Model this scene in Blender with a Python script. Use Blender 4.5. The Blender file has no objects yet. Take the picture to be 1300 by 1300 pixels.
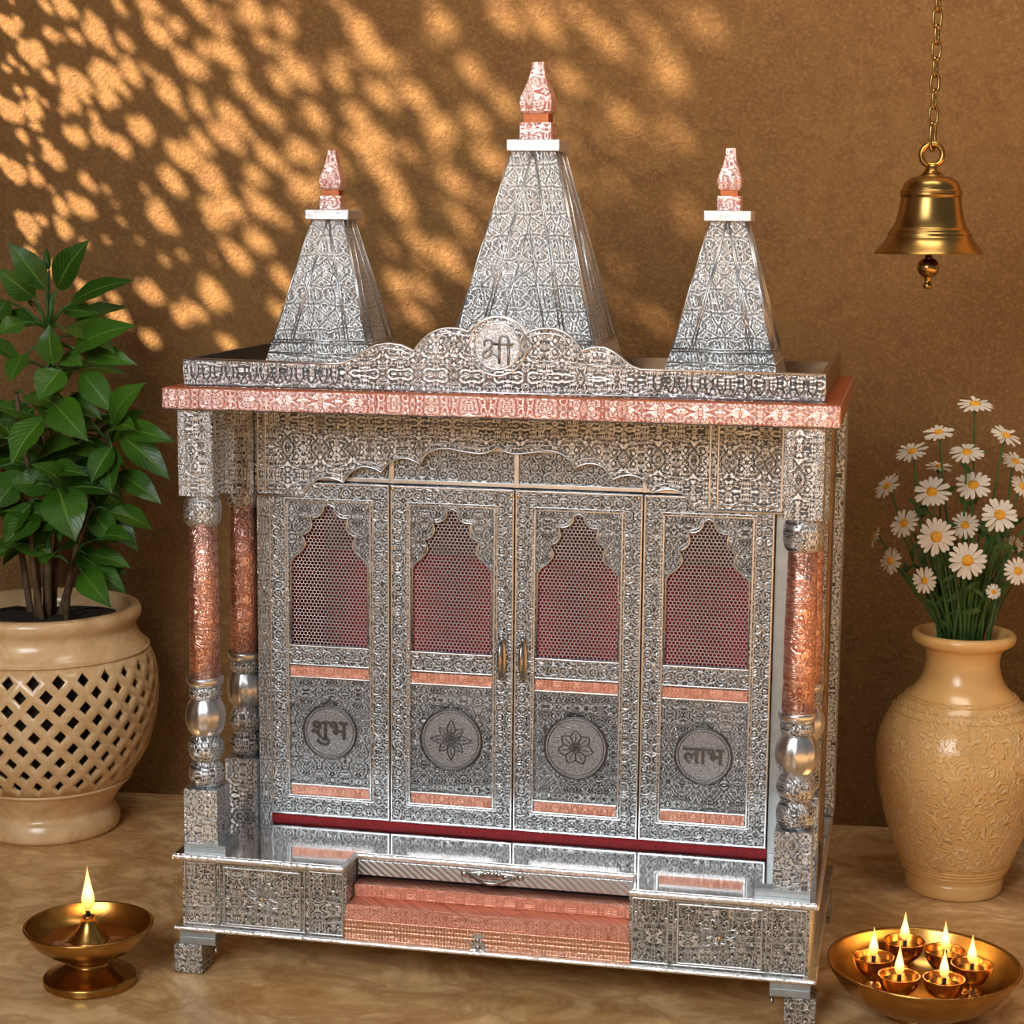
import bpy, bmesh, math, random
from mathutils import Vector, Matrix
PI = math.pi
SC = bpy.context.scene
COL = SC.collection

# ------------------------------------------------------------------ camera, world, light
cam_d = bpy.data.cameras.new('camera')
cam_d.sensor_width = 36.0
cam_d.lens = 2452.86 / 1300 * 36.0
cam_d.clip_start = 0.05
cam = bpy.data.objects.new('camera', cam_d)
COL.objects.link(cam)
CAM = Vector((0.5618, -2.5105, 1.0833))
_yaw, _pit, _rol = 0.2066, 0.15, 0.0084
_F = Vector((-math.sin(_yaw) * math.cos(_pit), math.cos(_yaw) * math.cos(_pit), -math.sin(_pit)))
_R0 = Vector((math.cos(_yaw), math.sin(_yaw), 0))
_U0 = _R0.cross(_F)
_R = _R0 * math.cos(_rol) + _U0 * math.sin(_rol)
_U = -_R0 * math.sin(_rol) + _U0 * math.cos(_rol)
cam.matrix_world = Matrix(((_R.x, _U.x, -_F.x, CAM.x), (_R.y, _U.y, -_F.y, CAM.y), (_R.z, _U.z, -_F.z, CAM.z), (0, 0, 0, 1)))
SC.camera = cam

SC.view_settings.view_transform = 'Standard'
SC.view_settings.look = 'None'
SC.view_settings.gamma = 1.0
SC.view_settings.use_curve_mapping = False
SC.view_settings.exposure = 0.0

world = bpy.data.worlds.new('room_air')
SC.world = world
world.use_nodes = True
world.node_tree.nodes['Background'].inputs[0].default_value = (0.94, 0.98, 1.0, 1)
world.node_tree.nodes['Background'].inputs[1].default_value = 0.15

SUN_DIR = Vector((.55, .60, -.58)).normalized()
sun_d = bpy.data.lights.new('sun', 'SUN')
sun_d.energy = 24.0
sun_d.angle = math.radians(0.95)
sun_d.color = (1.0, 0.81, 0.60)
sun = bpy.data.objects.new('sun', sun_d)
COL.objects.link(sun)
sun.rotation_euler = SUN_DIR.to_track_quat('-Z', 'Y').to_euler()

def area(name, loc, target, size, power, color=(1, 1, 1)):
    d = bpy.data.lights.new(name, 'AREA')
    d.shape = 'RECTANGLE'
    d.size, d.size_y = size
    d.energy = power
    d.color = color
    o = bpy.data.objects.new(name, d)
    COL.objects.link(o)
    o.location = loc
    o.rotation_euler = (Vector(target) - Vector(loc)).to_track_quat('-Z', 'Y').to_euler()
    return o
key = area('front_softbox', (-0.75, -3.0, 2.05), (0.0, 0.15, 0.55), (1.8, 1.3), 36, (0.95, 0.98, 1.0))
key.data.spread = math.radians(110)
wash = area('ceiling_wash', (0.55, -0.15, 2.75), (0.45, 0.93, 1.55), (1.2, 0.35), 9, (1.0, 0.88, 0.72))
wash.data.spread = math.radians(100)

# ------------------------------------------------------------------ node helpers
class NT:
    def __init__(s, name):
        s.m = bpy.data.materials.new(name)
        s.m.use_nodes = True
        s.t = s.m.node_tree
        s.b = s.t.nodes['Principled BSDF']
        s.tc = s.t.nodes.new('ShaderNodeTexCoord')
    def n(s, typ, ins=None, **props):
        nd = s.t.nodes.new('ShaderNode' + typ)
        for k, v in props.items():
            setattr(nd, k, v)
        for k, v in (ins or {}).items():
            s.put(nd.inputs[k], v)
        return nd
    def put(s, sock, v):
        if hasattr(v, 'links') and hasattr(v, 'node'):
            s.t.links.new(v, sock)
        elif isinstance(v, tuple) and len(v) == 3 and sock.type == 'RGBA':
            sock.default_value = (*v, 1)
        else:
            sock.default_value = v
    def math(s, op, a, b=0.0, c=None, clamp=False):
        nd = s.t.nodes.new('ShaderNodeMath')
        nd.operation = op
        nd.use_clamp = clamp
        s.put(nd.inputs[0], a)
        s.put(nd.inputs[1], b)
        if c is not None:
            s.put(nd.inputs[2], c)
        return nd.outputs[0]
    def noise(s, vec, scale, detail=2, rough=.5, dist=0, dims='3D'):
        nd = s.n('TexNoise', {'Vector': vec, 'Scale': scale, 'Detail': detail, 'Roughness': rough, 'Distortion': dist}, noise_dimensions=dims)
        return nd
    def smooth(s, v, a, b, lo=0.0, hi=1.0):
        return s.n('MapRange', {0: v, 1: a, 2: b, 3: lo, 4: hi}, interpolation_type='SMOOTHSTEP').outputs[0]
    def mix(s, f, a, b):
        nd = s.n('Mix', data_type='RGBA')
        s.put(nd.inputs[0], f)
        s.put(nd.inputs[6], a)
        s.put(nd.inputs[7], b)
        return nd.outputs[2]
    def bump(s, h, strength, dist):
        nd = s.n('Bump', {'Height': h, 'Strength': strength, 'Distance': dist})
        s.t.links.new(nd.outputs[0], s.b.inputs['Normal'])
    def set(s, **kw):
        for k, v in kw.items():
            s.put(s.b.inputs[k.replace('_', ' ')], v)

def face_coords(N, rot=0.0):
    """(x + y, z) of the object: wraps front and side faces alike."""
    sp = N.n('SeparateXYZ', {0: N.tc.outputs['Object']})
    sxy = N.math('ADD', sp.outputs[0], N.math('MULTIPLY', sp.outputs[1], 0.93))
    return N.n('CombineXYZ', {0: sxy, 1: sp.outputs[2], 2: 0.0}).outputs[0], sp

def scroll(N, vec, scale, k=3.2, ringscale=None, seed=0.0, tile=None):
    """embossed damask: flowing contour scrolls mirrored about a repeat, as on a rolled sheet"""
    tx, tz = tile or (2.6 / scale, 4.3 / scale)
    sp = N.n('SeparateXYZ', {0: vec})
    mx = N.math('PINGPONG', N.math('ADD', sp.outputs[0], 10.0), tx)
    mz = N.math('PINGPONG', N.math('ADD', sp.outputs[1], 10.0), tz)
    # slow drift so that repeats are not identical
    slow = N.noise(vec, 5.0, 1, dims='2D').outputs['Color']
    sv = N.n('VectorMath', {0: slow, 'Scale': 3.2 / scale}, operation='SCALE').outputs[0]
    off = N.n('VectorMath', {0: N.n('CombineXYZ', {0: mx, 1: mz, 2: 0.0}).outputs[0], 1: (seed, seed * .7, 0)}, operation='ADD').outputs[0]
    off = N.n('VectorMath', {0: off, 1: sv}, operation='ADD').outputs[0]
    n1 = N.noise(off, scale * .78, 1.5, .5, 1.3, dims='2D').outputs[0]
    lines = N.math('MULTIPLY', N.math('PINGPONG', N.math('MULTIPLY', n1, k * 2.1), .5), 2.0)
    v = N.n('TexVoronoi', {'Vector': off, 'Scale': ringscale or scale * .5, 'Randomness': 1.0}, voronoi_dimensions='2D', feature='DISTANCE_TO_EDGE').outputs['Distance']
    leafy = N.math('MULTIPLY', N.math('PINGPONG', N.math('MULTIPLY', v, 3.4), .5), 2.0)
    f = N.n('Mix', data_type='FLOAT')
    N.put(f.inputs[0], .34); N.put(f.inputs[2], lines); N.put(f.inputs[3], leafy)
    return N.smooth(f.outputs[0], .22, .72)

def embossed(name, light, dark, scale=62, k=3.2, rough=.36, bump=.5, seed=0.0, metal=1.0, lo=0.0):
    N = NT(name)
    vec, sp = face_coords(N)
    h = scroll(N, vec, scale, k, seed=seed)
    fine = N.noise(vec, scale * 7, 1, dims='2D').outputs[0]
    h2 = N.math('ADD', N.math('MULTIPLY', h, .85), N.math('MULTIPLY', fine, .25))
    wear = N.noise(vec, 9, 3, .6, dims='2D').outputs[0]
    h3 = N.math('ADD', h2, N.smooth(wear, .3, .7, -.10, .16))
    c = N.mix(N.smooth(h3, .12, .8), dark, light)
    N.set(Base_Color=c, Metallic=metal, Roughness=N.smooth(h2, 0, 1, rough + .2, rough))
    N.bump(h2, bump, .004)
    return N.m

def bordered(name, light, dark, pitch=.021, rough=.40, bump=.38):
    """a running border of rosettes"""
    N = NT(name)
    vec, sp = face_coords(N)
    wn = N.noise(vec, 40, 1, dims='2D').outputs['Color']
    wv = N.n('VectorMath', {0: N.n('VectorMath', {0: wn, 1: (.5, .5, .5)}, operation='SUBTRACT').outputs[0], 'Scale': .006}, operation='SCALE').outputs[0]
    vv = N.n('VectorMath', {0: vec, 1: wv}, operation='ADD').outputs[0]
    v = N.n('TexVoronoi', {'Vector': vv, 'Scale': 1 / pitch, 'Randomness': .22}, voronoi_dimensions='2D', feature='F1').outputs['Distance']
    ring = N.math('MULTIPLY', N.math('PINGPONG', N.math('MULTIPLY', v, 3.4), .5), 2.0)
    sc = scroll(N, vec, 135, 2.6, seed=3.3)
    h = N.math('ADD', N.math('MULTIPLY', N.smooth(ring, .2, .8), .48), N.math('MULTIPLY', sc, .56))
    c = N.mix(N.smooth(h, .15, .85), dark, light)
    N.set(Base_Color=c, Metallic=1.0, Roughness=rough)
    N.bump(h, bump, .004)
    return N.m

def plain(name, col, metal=0.0, rough=.4, nscale=0, namp=.15, bump=0.0, bdist=.001, **kw):
    N = NT(name)
    c = col
    if nscale:
        nz = N.noise(N.tc.outputs['Object'], nscale, 3, .6).outputs[0]
        lo = tuple(x * (1 - namp) for x in col)
        hi = tuple(min(1, x * (1 + namp)) for x in col)
        c = N.mix(N.smooth(nz, .3, .7), lo, hi)
        if bump:
            N.bump(nz, bump, bdist)
    N.set(Base_Color=c, Metallic=metal, Roughness=rough, **kw)
    return N.m

SIL, SILD = (.83, .86, .885), (.13, .134, .138)
M = {}
M['silver'] = embossed('embossed_silver', SIL, SILD, 104, 3.2)
M['silver_fine'] = embossed('embossed_silver_fine', (.93, .95, .97), (.21, .215, .22), 125, 3.0, seed=1.7)
M['silver_door_shaded'] = embossed('embossed_silver_door_shaded', (.61, .64, .66), (.085, .088, .09), 128, 3.0, seed=5.1, rough=.40)  # darker copy of the silver: shade under the valance put into the colour
M['silver_base'] = embossed('embossed_silver_base', (.74, .72, .68), (.10, .092, .08), 108, 2.8, seed=8.2, rough=.40)
M['border'] = bordered('silver_rosette_border_shaded', (.61, .64, .66), (.085, .088, .09), .0155)  # darkened like the door panels, shade under the valance in the colour
M['border_fine'] = bordered('silver_bead_border', SIL, SILD, .0085)
M['copper'] = embossed('embossed_rose_copper', (1.0, .77, .74), (.52, .18, .15), 100, 3.0, seed=2.4, rough=.38, bump=.4)
M['copper_shaft'] = embossed('embossed_copper_shaft', (1.0, .62, .52), (.62, .26, .18), 84, 2.2, seed=6.4, rough=.30, bump=.4)
M['copper_band'] = embossed('stippled_copper_band', (.92, .50, .38), (.60, .24, .15), 180, 2.0, seed=4.1, rough=.42, bump=.3)
M['copper_plain'] = plain('brushed_copper', (.52, .18, .08), 1.0, .6, 90, .12)
M['copper_side'] = plain('dull_copper', (.52, .25, .14), 1.0, .42, 60, .15)
M['silver_letter'] = plain('letter_silver', (.30, .30, .30), 1.0, .36, 200, .2)
M['stipple'] = plain('stippled_silver', (.33, .335, .34), 1.0, .45, 420, .4, .6, .002)
M['stipple_light'] = plain('stippled_light_silver', (.56, .57, .58), 1.0, .42, 420, .4, .6, .002)
M['silver_plain'] = plain('sheet_silver', (.72, .73, .74), 1.0, .30, 45, .10, .15, .002)
M['plate_grey'] = plain('zinc_bracket', (.42, .46, .47), .85, .48, 60, .08)
M['white_metal'] = plain('bright_foil', (.74, .75, .76), 1.0, .5, 160, .1, .5, .002)
M['mirror'] = plain('polished_silver_top', (.78, .77, .76), 1.0, .085, 30, .06, .02, .001)
M['hammered'] = plain('hammered_silver_edge', (.92, .91, .90), 1.0, .30, 150, .12, .6, .004)
M['steel'] = plain('aged_steel', (.44, .42, .39), 1.0, .28, 120, .2)
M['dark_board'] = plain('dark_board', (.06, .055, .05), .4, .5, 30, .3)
M['brown_side'] = plain('bronze_laminate', (.30, .20, .12), .9, .38, 40, .2)
M['backdrop_grey'] = plain('grey_backdrop', (.16, .15, .15), .6, .5)
M['red'] = plain('red_velvet', (.50, .012, .022), 0, .75, 240, .25, .3, .001)
M['red_cloth'] = plain('crimson_cloth', (.30, .005, .010), 0, .7, 240, .25, .3, .001)
M['wire'] = plain('wire_netting', (.78, .64, .64), .2, .45)
M['brass_screw'] = plain('brass_screw', (.75, .55, .28), 1.0, .35)
M['black'] = plain('shadow_gap', (.012, .012, .012), 0, .8)

def riser_material():
    N = NT('beaded_copper_riser')
    vec, sp = face_coords(N)
    v = N.n('TexVoronoi', {'Vector': vec, 'Scale': 220.0, 'Randomness': .35}, voronoi_dimensions='2D').outputs['Distance']
    dots = N.smooth(v, .15, .6, 1, 0)
    st = N.math('MULTIPLY', N.math('PINGPONG', N.math('MULTIPLY', sp.outputs[2], 145.0), .5), 2.0)
    h = N.math('ADD', N.math('MULTIPLY', dots, .5), N.math('MULTIPLY', N.smooth(st, .3, .8), .5))
    N.set(Base_Color=N.mix(h, (.60, .25, .14), (.92, .58, .42)), Metallic=1.0, Roughness=.38)
    N.bump(h, .5, .002)
    return N.m
M['riser'] = riser_material()

def herringbone():
    N = NT('ribbed_drawer_metal')
    sp = N.n('SeparateXYZ', {0: N.tc.outputs['Object']})
    d = N.math('ADD', N.math('MULTIPLY', sp.outputs[0], 1.0), N.math('MULTIPLY', sp.outputs[2], 1.2))
    nz = N.noise(N.tc.outputs['Object'], 26, 2).outputs[0]
    st = N.math('PINGPONG', N.math('ADD', N.math('MULTIPLY', d, 85.0), N.math('MULTIPLY', nz, .8)), .5)
    h = N.smooth(st, .1, .35)
    N.set(Base_Color=N.mix(h, (.52, .535, .55), (.62, .635, .65)), Metallic=1.0, Roughness=.38)
    N.bump(h, .35, .002)
    return N.m
M['drawer'] = herringbone()

def brass(name, col, rough):
    N = NT(name)
    nz = N.noise(N.tc.outputs['Object'], 14, 2, .5).outputs[0]
    N.set(Base_Color=N.mix(N.smooth(nz, .25, .75), tuple(c * .84 for c in col), col), Metallic=1.0, Roughness=rough)
    return N.m
M['brass'] = brass('aged_brass', (.50, .275, .075), .25)
M['brass_bell'] = brass('bell_brass', (.38, .225, .07), .28)
M['brass_dark'] = brass('dark_brass', (.40, .25, .08), .26)
M['brass_cup'] = brass('copper_brass', (.60, .30, .09), .24)
M['oil'] = plain('lamp_oil', (.085, .028, .006), 0, .03, IOR=1.47)
M['wick'] = plain('charred_wick', (.02, .015, .012), 0, .9)

def flame_mat():
    N = NT('flame')
    g = N.n('SeparateXYZ', {0: N.tc.outputs['Generated']}).outputs[2]
    r = N.n('ValToRGB', {0: g})
    cr = r.color_ramp
    cr.elements[0].position = 0.0
    cr.elements[0].color = (.75, .16, .02, 1)
    cr.elements[1].position = .22
    cr.elements[1].color = (1, .50, .12, 1)
    e = cr.elements.new(.45); e.color = (1, .82, .45, 1)
    e = cr.elements.new(.75); e.color = (1, .72, .25, 1)
    e = cr.elements.new(1.0); e.color = (1, .38, .05, 1)
    lw = N.n('LayerWeight', {'Blend': .35}).outputs['Facing']
    c = N.mix(lw, r.outputs[0], (1.0, .36, .05))
    N.set(Base_Color=(0, 0, 0), Emission_Color=c, Emission_Strength=2.3, Roughness=1.0)
    return N.m
M['flame'] = flame_mat()

def wall_mat():
    N = NT('sandy_plaster')
    P = N.tc.outputs['Object']
    n1 = N.noise(P, 2.2, 4, .6).outputs[0]
    n2 = N.noise(P, 28, 4, .7, .6).outputs[0]
    n3 = N.noise(P, 150, 3, .7).outputs[0]
    c = N.mix(N.smooth(n1, .3, .7), (.160, .078, .018), (.205, .102, .025))
    c = N.mix(N.smooth(n2, .40, .75), c, (.145, .062, .017))
    c = N.mix(N.smooth(n3, .45, .72, 0, .75), c, (.27, .14, .046))
    N.set(Base_Color=c, Roughness=.85)
    N.bump(N.math('ADD', N.math('MULTIPLY', n2, .7), N.math('MULTIPLY', n3, .6)), .6, .008)
    return N.m
M['wall'] = wall_mat()

def marble():
    N = NT('tan_marble')
    P = N.n('Mapping', {0: N.tc.outputs['Object'], 2: (0, 0, .25), 3: (1.0, 1.25, 1)}).outputs[0]
    n0 = N.noise(P, 5.5, 6, .66, .5).outputs[0]
    n1 = N.noise(P, 7, 5, .62, .9).outputs[0]
    n2 = N.noise(P, 60, 3, .6).outputs[0]
    c = N.mix(N.smooth(n0, .32, .68), (.58, .335, .13), (.92, .63, .32))
    vein = N.math('SUBTRACT', 1.0, N.math('MULTIPLY', N.math('ABSOLUTE', N.math('SUBTRACT', n1, .5)), 9.0), clamp=True)
    c = N.mix(N.math('MULTIPLY', vein, .55), c, (.36, .16, .045))
    c = N.mix(N.smooth(n2, .5, .8, 0, .3), c, (.74, .52, .29))
    N.set(Base_Color=c, Roughness=N.smooth(n0, .3, .7, .17, .26), Specular_IOR_Level=.5)
    return N.m
M['marble'] = marble()

def ceramic(name, a, b, rough, relief=0, zlo=0, zhi=0, swirl=0):
    N = NT(name)
    P = N.tc.outputs['Object']
    n0 = N.noise(P, 9, 4, .6, swirl).outputs[0]
    c = N.mix(N.smooth(n0, .3, .7), a, b)
    if relief:
        sp = N.n('SeparateXYZ', {0: P})
        n1 = N.noise(P, relief, .3, .4, .9).outputs[0]
        l = N.math('MULTIPLY', N.math('PINGPONG', N.math('MULTIPLY', n1, 4.2), .5), 2.0)
        h = N.smooth(l, .40, .80)
        msk = N.math('MULTIPLY', N.smooth(sp.outputs[2], zlo, zlo + .012), N.smooth(sp.outputs[2], zhi, zhi + .012, 1, 0))
        h = N.math('MULTIPLY', h, msk)
        c = N.mix(N.math('MULTIPLY', h, .5), c, (.93, .67, .36))
        N.bump(h, .6, .008)
    N.set(Base_Color=c, Roughness=rough, Coat_Weight=.35, Coat_Roughness=.12)
    return N.m
M['pot'] = ceramic('glazed_stoneware', (.70, .44, .20), (.86, .60, .33), .28, swirl=2.5)
M['vase'] = ceramic('relief_stoneware', (.74, .42, .145), (.84, .515, .195), .26, 60, .05, .318)
M['pot_dark'] = plain('pot_shade_liner', (.05, .03, .018), 0, .8)  # dark colour stands in for the shade inside the pierced pot
M['soil'] = plain('potting_soil', (.028, .018, .012), 0, .95, 90, .6, 1.0, .01)

def leaf_mat(name, a, b, vein):
    N = NT(name)
    uv = N.n('SeparateXYZ', {0: N.tc.outputs['UV']})
    u, v = uv.outputs[0], uv.outputs[1]
    au = N.math('ABSOLUTE', N.math('SUBTRACT', u, .5))
    mid = N.smooth(au, .015, .05, 1, 0)
    ph = N.math('MULTIPLY', N.math('SUBTRACT', v, N.math('MULTIPLY', au, .7)), 9.0)
    side = N.smooth(N.math('PINGPONG', ph, .5), .0, .10, .6, 0)
    m = N.math('MAXIMUM', mid, side)
    rn = N.noise(N.tc.outputs['Object'], 7, 2).outputs[0]
    c = N.mix(N.smooth(rn, .35, .65), a, b)
    c = N.mix(N.math('MULTIPLY', m, .55), c, vein)
    N.set(Base_Color=c, Roughness=.34, Specular_IOR_Level=.32)
    N.bump(N.math('SUBTRACT', 1.0, m), .35, .004)
    return N.m
M['leaf'] = leaf_mat('glossy_leaf', (.018, .066, .005), (.046, .135, .010), (.15, .26, .035))
M['stem'] = plain('woody_stem', (.11, .065, .03), 0, .7, 60, .35, .4, .003)
M['green_stem'] = plain('green_stem', (.035, .11, .018), 0, .5, 50, .3)
M['daisy_leaf'] = plain('daisy_leaf', (.03, .09, .015), 0, .5, 50, .3)
M['petal'] = plain('daisy_petal', (.70, .62, .50), 0, .6)
M['disc'] = plain('daisy_disc', (.80, .36, .02), 0, .7, 400, .35, .8, .002)
M['screen'] = plain('sun_gobo_screen', (.20, .12, .06), 0, .8)  # for the added sun screen and its frame, both out of view

# ------------------------------------------------------------------ mesh helpers
def wpos(o):
    p = Vector((0, 0, 0))
    while o is not None:
        p += o.location
        o = o.parent
    return p

class MB:
    def __init__(s):
        s.v, s.f, s.sm, s.uv = [], [], [], {}
    def add(s, vs, fs, smooth=False, uvs=None):
        k = len(s.v)
        s.v += [tuple(p) for p in vs]
        for f in fs:
            if uvs:
                s.uv[len(s.f)] = [uvs[i] for i in f]
            s.f.append([i + k for i in f]); s.sm.append(smooth)
        return s
    def box(s, x0, x1, y0, y1, z0, z1):
        return s.add([(x0, y0, z0), (x1, y0, z0), (x1, y1, z0), (x0, y1, z0), (x0, y0, z1), (x1, y0, z1), (x1, y1, z1), (x0, y1, z1)],
                     [(0, 3, 2, 1), (4, 5, 6, 7), (0, 1, 5, 4), (1, 2, 6, 5), (2, 3, 7, 6), (3, 0, 4, 7)])
    def hexa(s, lo, hi):
        """frustum between two quads"""
        return s.add(list(lo) + list(hi), [(0, 3, 2, 1), (4, 5, 6, 7), (0, 1, 5, 4), (1, 2, 6, 5), (2, 3, 7, 6), (3, 0, 4, 7)])
    def sq(s, cx, cy, prof):
        """square-section turned profile [(z, half)]"""
        vs, fs = [], []
        for z, h in prof:
            vs += [(cx - h, cy - h, z), (cx + h, cy - h, z), (cx + h, cy + h, z), (cx - h, cy + h, z)]
        for i in range(len(prof) - 1):
            a = i * 4
            for j in range(4):
                k = (j + 1) % 4
                fs.append((a + j, a + k, a + 4 + k, a + 4 + j))
        fs.append((3, 2, 1, 0)); e = (len(prof) - 1) * 4
        fs.append((e, e + 1, e + 2, e + 3))
        return s.add(vs, fs)
    def lathe(s, cx, cy, prof, seg=32, smooth=True, flute=None):
        """profile [(z, r)] about the vertical through (cx, cy)"""
        vs, fs = [], []
        n = len(prof)
        for z, r in prof:
            for k in range(seg):
                a = 2 * PI * k / seg
                rr = r
                if flute:
                    rr = r * (1 + flute(z) * math.cos(a * 12))
                vs.append((cx + rr * math.cos(a), cy + rr * math.sin(a), z))
        for i in range(n - 1):
            for k in range(seg):
                k2 = (k + 1) % seg
                fs.append((i * seg + k, i * seg + k2, (i + 1) * seg + k2, (i + 1) * seg + k))
        if prof[0][1] > 1e-5:
            fs.append(tuple(reversed(range(seg))))
        if prof[-1][1] > 1e-5:
            fs.append(tuple(range((n - 1) * seg, n * seg)))
        return s.add(vs, fs, smooth)
    def prism(s, pts, y0, y1, smooth=False):
        """polygon in x-z (counter-clockwise from the front) extruded from y0 (front) to y1"""
        n = len(pts)
        vs = [(x, y0, z) for x, z in pts] + [(x, y1, z) for x, z in pts]
        fs = [tuple(range(n)), tuple(reversed(range(n, 2 * n)))]
        for i in range(n):
            j = (i + 1) % n
            fs.append((i, i + n, j + n, j))
        return s.add(vs, fs, smooth)
    def slab(s, pts, z0, z1):
        n = len(pts)
        vs = [(x, y, z0) for x, y in pts] + [(x, y, z1) for x, y in pts]
        fs = [tuple(reversed(range(n))), tuple(range(n, 2 * n))]
        for i in range(n):
            j = (i + 1) % n
            fs.append((i, j, j + n, i + n))
        return s.add(vs, fs)
    def tube(s, pts, r, seg=8, closed=False, smooth=True, cap=True):
        pts = [Vector(p) for p in pts]
        n = len(pts)
        rs = r if isinstance(r, (list, tuple)) else [r] * n
        vs, fs = [], []
        up = None
        for i, p in enumerate(pts):
            a = pts[(i - 1) % n] if (closed or i > 0) else p
            b = pts[(i + 1) % n] if (closed or i < n - 1) else p
            t = (b - a)
            t = t.normalized() if t.length > 1e-9 else Vector((0, 0, 1))
            if up is None:
                up = Vector((0, 1, 0)) if abs(t.y) < .8 else Vector((1, 0, 0))
            u = (up - t * up.dot(t))
            u = u.normalized() if u.length > 1e-6 else t.orthogonal().normalized()
            up = u
            w = t.cross(u)
            for k in range(seg):
                q = 2 * PI * k / seg
                vs.append(p + (u * math.cos(q) + w * math.sin(q)) * rs[i])
        m = n if closed else n - 1
        for i in range(m):
            for k in range(seg):
                k2 = (k + 1) % seg
                i2 = (i + 1) % n
                fs.append((i * seg + k, i * seg + k2, i2 * seg + k2, i2 * seg + k))
        if not closed and cap:
            fs.append(tuple(reversed(range(seg)))); fs.append(tuple(range((n - 1) * seg, n * seg)))
        return s.add(vs, fs, smooth)
    def ball(s, c, r, seg=14, rings=8):
        c = Vector(c)
        rr = r if isinstance(r, (tuple, list)) else (r, r, r)
        vs, fs = [], []
        for i in range(rings + 1):
            a = -PI / 2 + PI * i / rings
            for k in range(seg):
                b = 2 * PI * k / seg
                vs.append((c.x + rr[0] * math.cos(a) * math.cos(b), c.y + rr[1] * math.cos(a) * math.sin(b), c.z + rr[2] * math.sin(a)))
        for i in range(rings):
            for k in range(seg):
                k2 = (k + 1) % seg
                fs.append((i * seg + k, i * seg + k2, (i + 1) * seg + k2, (i + 1) * seg + k))
        return s.add(vs, fs, True)
    def build(s, name, mat, parent=None, bevel=0.0, label=None, clean=True):
        me = bpy.data.meshes.new(name)
        off = wpos(parent) if parent else Vector((0, 0, 0))
        me.from_pydata([tuple(Vector(p) - off) for p in s.v], [], s.f)
        me.polygons.foreach_set('use_smooth', s.sm)
        if s.uv:
            ul = me.uv_layers.new(name='UVMap')
            for pi, uvs in s.uv.items():
                for li, q in zip(me.polygons[pi].loop_indices, uvs):
                    ul.data[li].uv = q
        if clean:
            bm = bmesh.new(); bm.from_mesh(me)
            bmesh.ops.remove_doubles(bm, verts=bm.verts, dist=1e-6)
            bmesh.ops.recalc_face_normals(bm, faces=bm.faces)
            bm.to_mesh(me); bm.free()
        me.materials.append(M[mat])
        o = bpy.data.objects.new(name, me)
        COL.objects.link(o)
        if parent:
            o.parent = parent
        if bevel:
            md = o.modifiers.new('bevel', 'BEVEL')
            md.width = bevel; md.segments = 2; md.limit_method = 'ANGLE'; md.angle_limit = math.radians(40)
        if label:
            o['label'] = label
        return o

def thing(name, label, cat, loc, group=None):
    o = bpy.data.objects.new(name, None)
    COL.objects.link(o)
    o.location = loc
    o.empty_display_size = .05
    o['label'] = label; o['category'] = cat
    if group:
        o['group'] = group
    return o

def relabel(o, label, cat, group=None):
    o['label'] = label; o['category'] = cat
    if group:
        o['group'] = group
    return o

def arc_pts(a, b, bulge, n=8):
    """points from a to b (2-D), bulging left of the direction by bulge"""
    (x0, y0), (x1, y1) = a, b
    dx, dy = x1 - x0, y1 - y0
    L = math.hypot(dx, dy)
    nx, ny = -dy / L, dx / L
    out = []
    for i in range(n + 1):
        t = i / n
        w = bulge * math.sin(PI * t) ** .8
        out.append((x0 + dx * t + nx * w, y0 + dy * t + ny * w))
    return out

def spline(pts, n=10):
    P = [Vector(p) for p in pts]
    out = []
    for i in range(len(P) - 1):
        p0 = P[max(i - 1, 0)]; p1 = P[i]; p2 = P[i + 1]; p3 = P[min(i + 2, len(P) - 1)]
        for k in range(n):
            t = k / n
            out.append(.5 * ((2 * p1) + (p2 - p0) * t + (2 * p0 - 5 * p1 + 4 * p2 - p3) * t * t + (3 * p1 - p0 - 3 * p2 + p3) * t ** 3))
    out.append(P[-1])
    return out

# ------------------------------------------------------------------ the room
def wall_y(x):
    return .826 + .0829 * (x + .813)
o = MB().slab([(-3.2, -6.0), (3.6, -6.0), (3.6, wall_y(3.6) + .05), (-3.2, wall_y(-3.2) + .05)], -.06, 0.0).build('floor', 'marble')
o['kind'] = 'structure'
o = MB().slab([(-1.5, wall_y(-1.5)), (3.6, wall_y(3.6)), (3.6, wall_y(3.6) + .12), (-1.5, wall_y(-1.5) + .12)], 0, 4.2).build('wall_back', 'wall')
o['kind'] = 'structure'
WX0, WX1 = -1.40, -1.30
WY0, WY1, WZ0, WZ1 = -.90, .62, 1.20, 3.18
w = MB()
yb = wall_y(WX1)
w.box(WX0, WX1, -3.4, WY0, 0, 4.2).box(WX0, WX1, WY1, yb, 0, 4.2).box(WX0, WX1, WY0, WY1, 0, WZ0).box(WX0, WX1, WY0, WY1, WZ1, 4.2)
o = w.build('sun_block_wall_left', 'wall')  # unseen wall added to block the sun everywhere but the opening
o['kind'] = 'structure'

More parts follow.
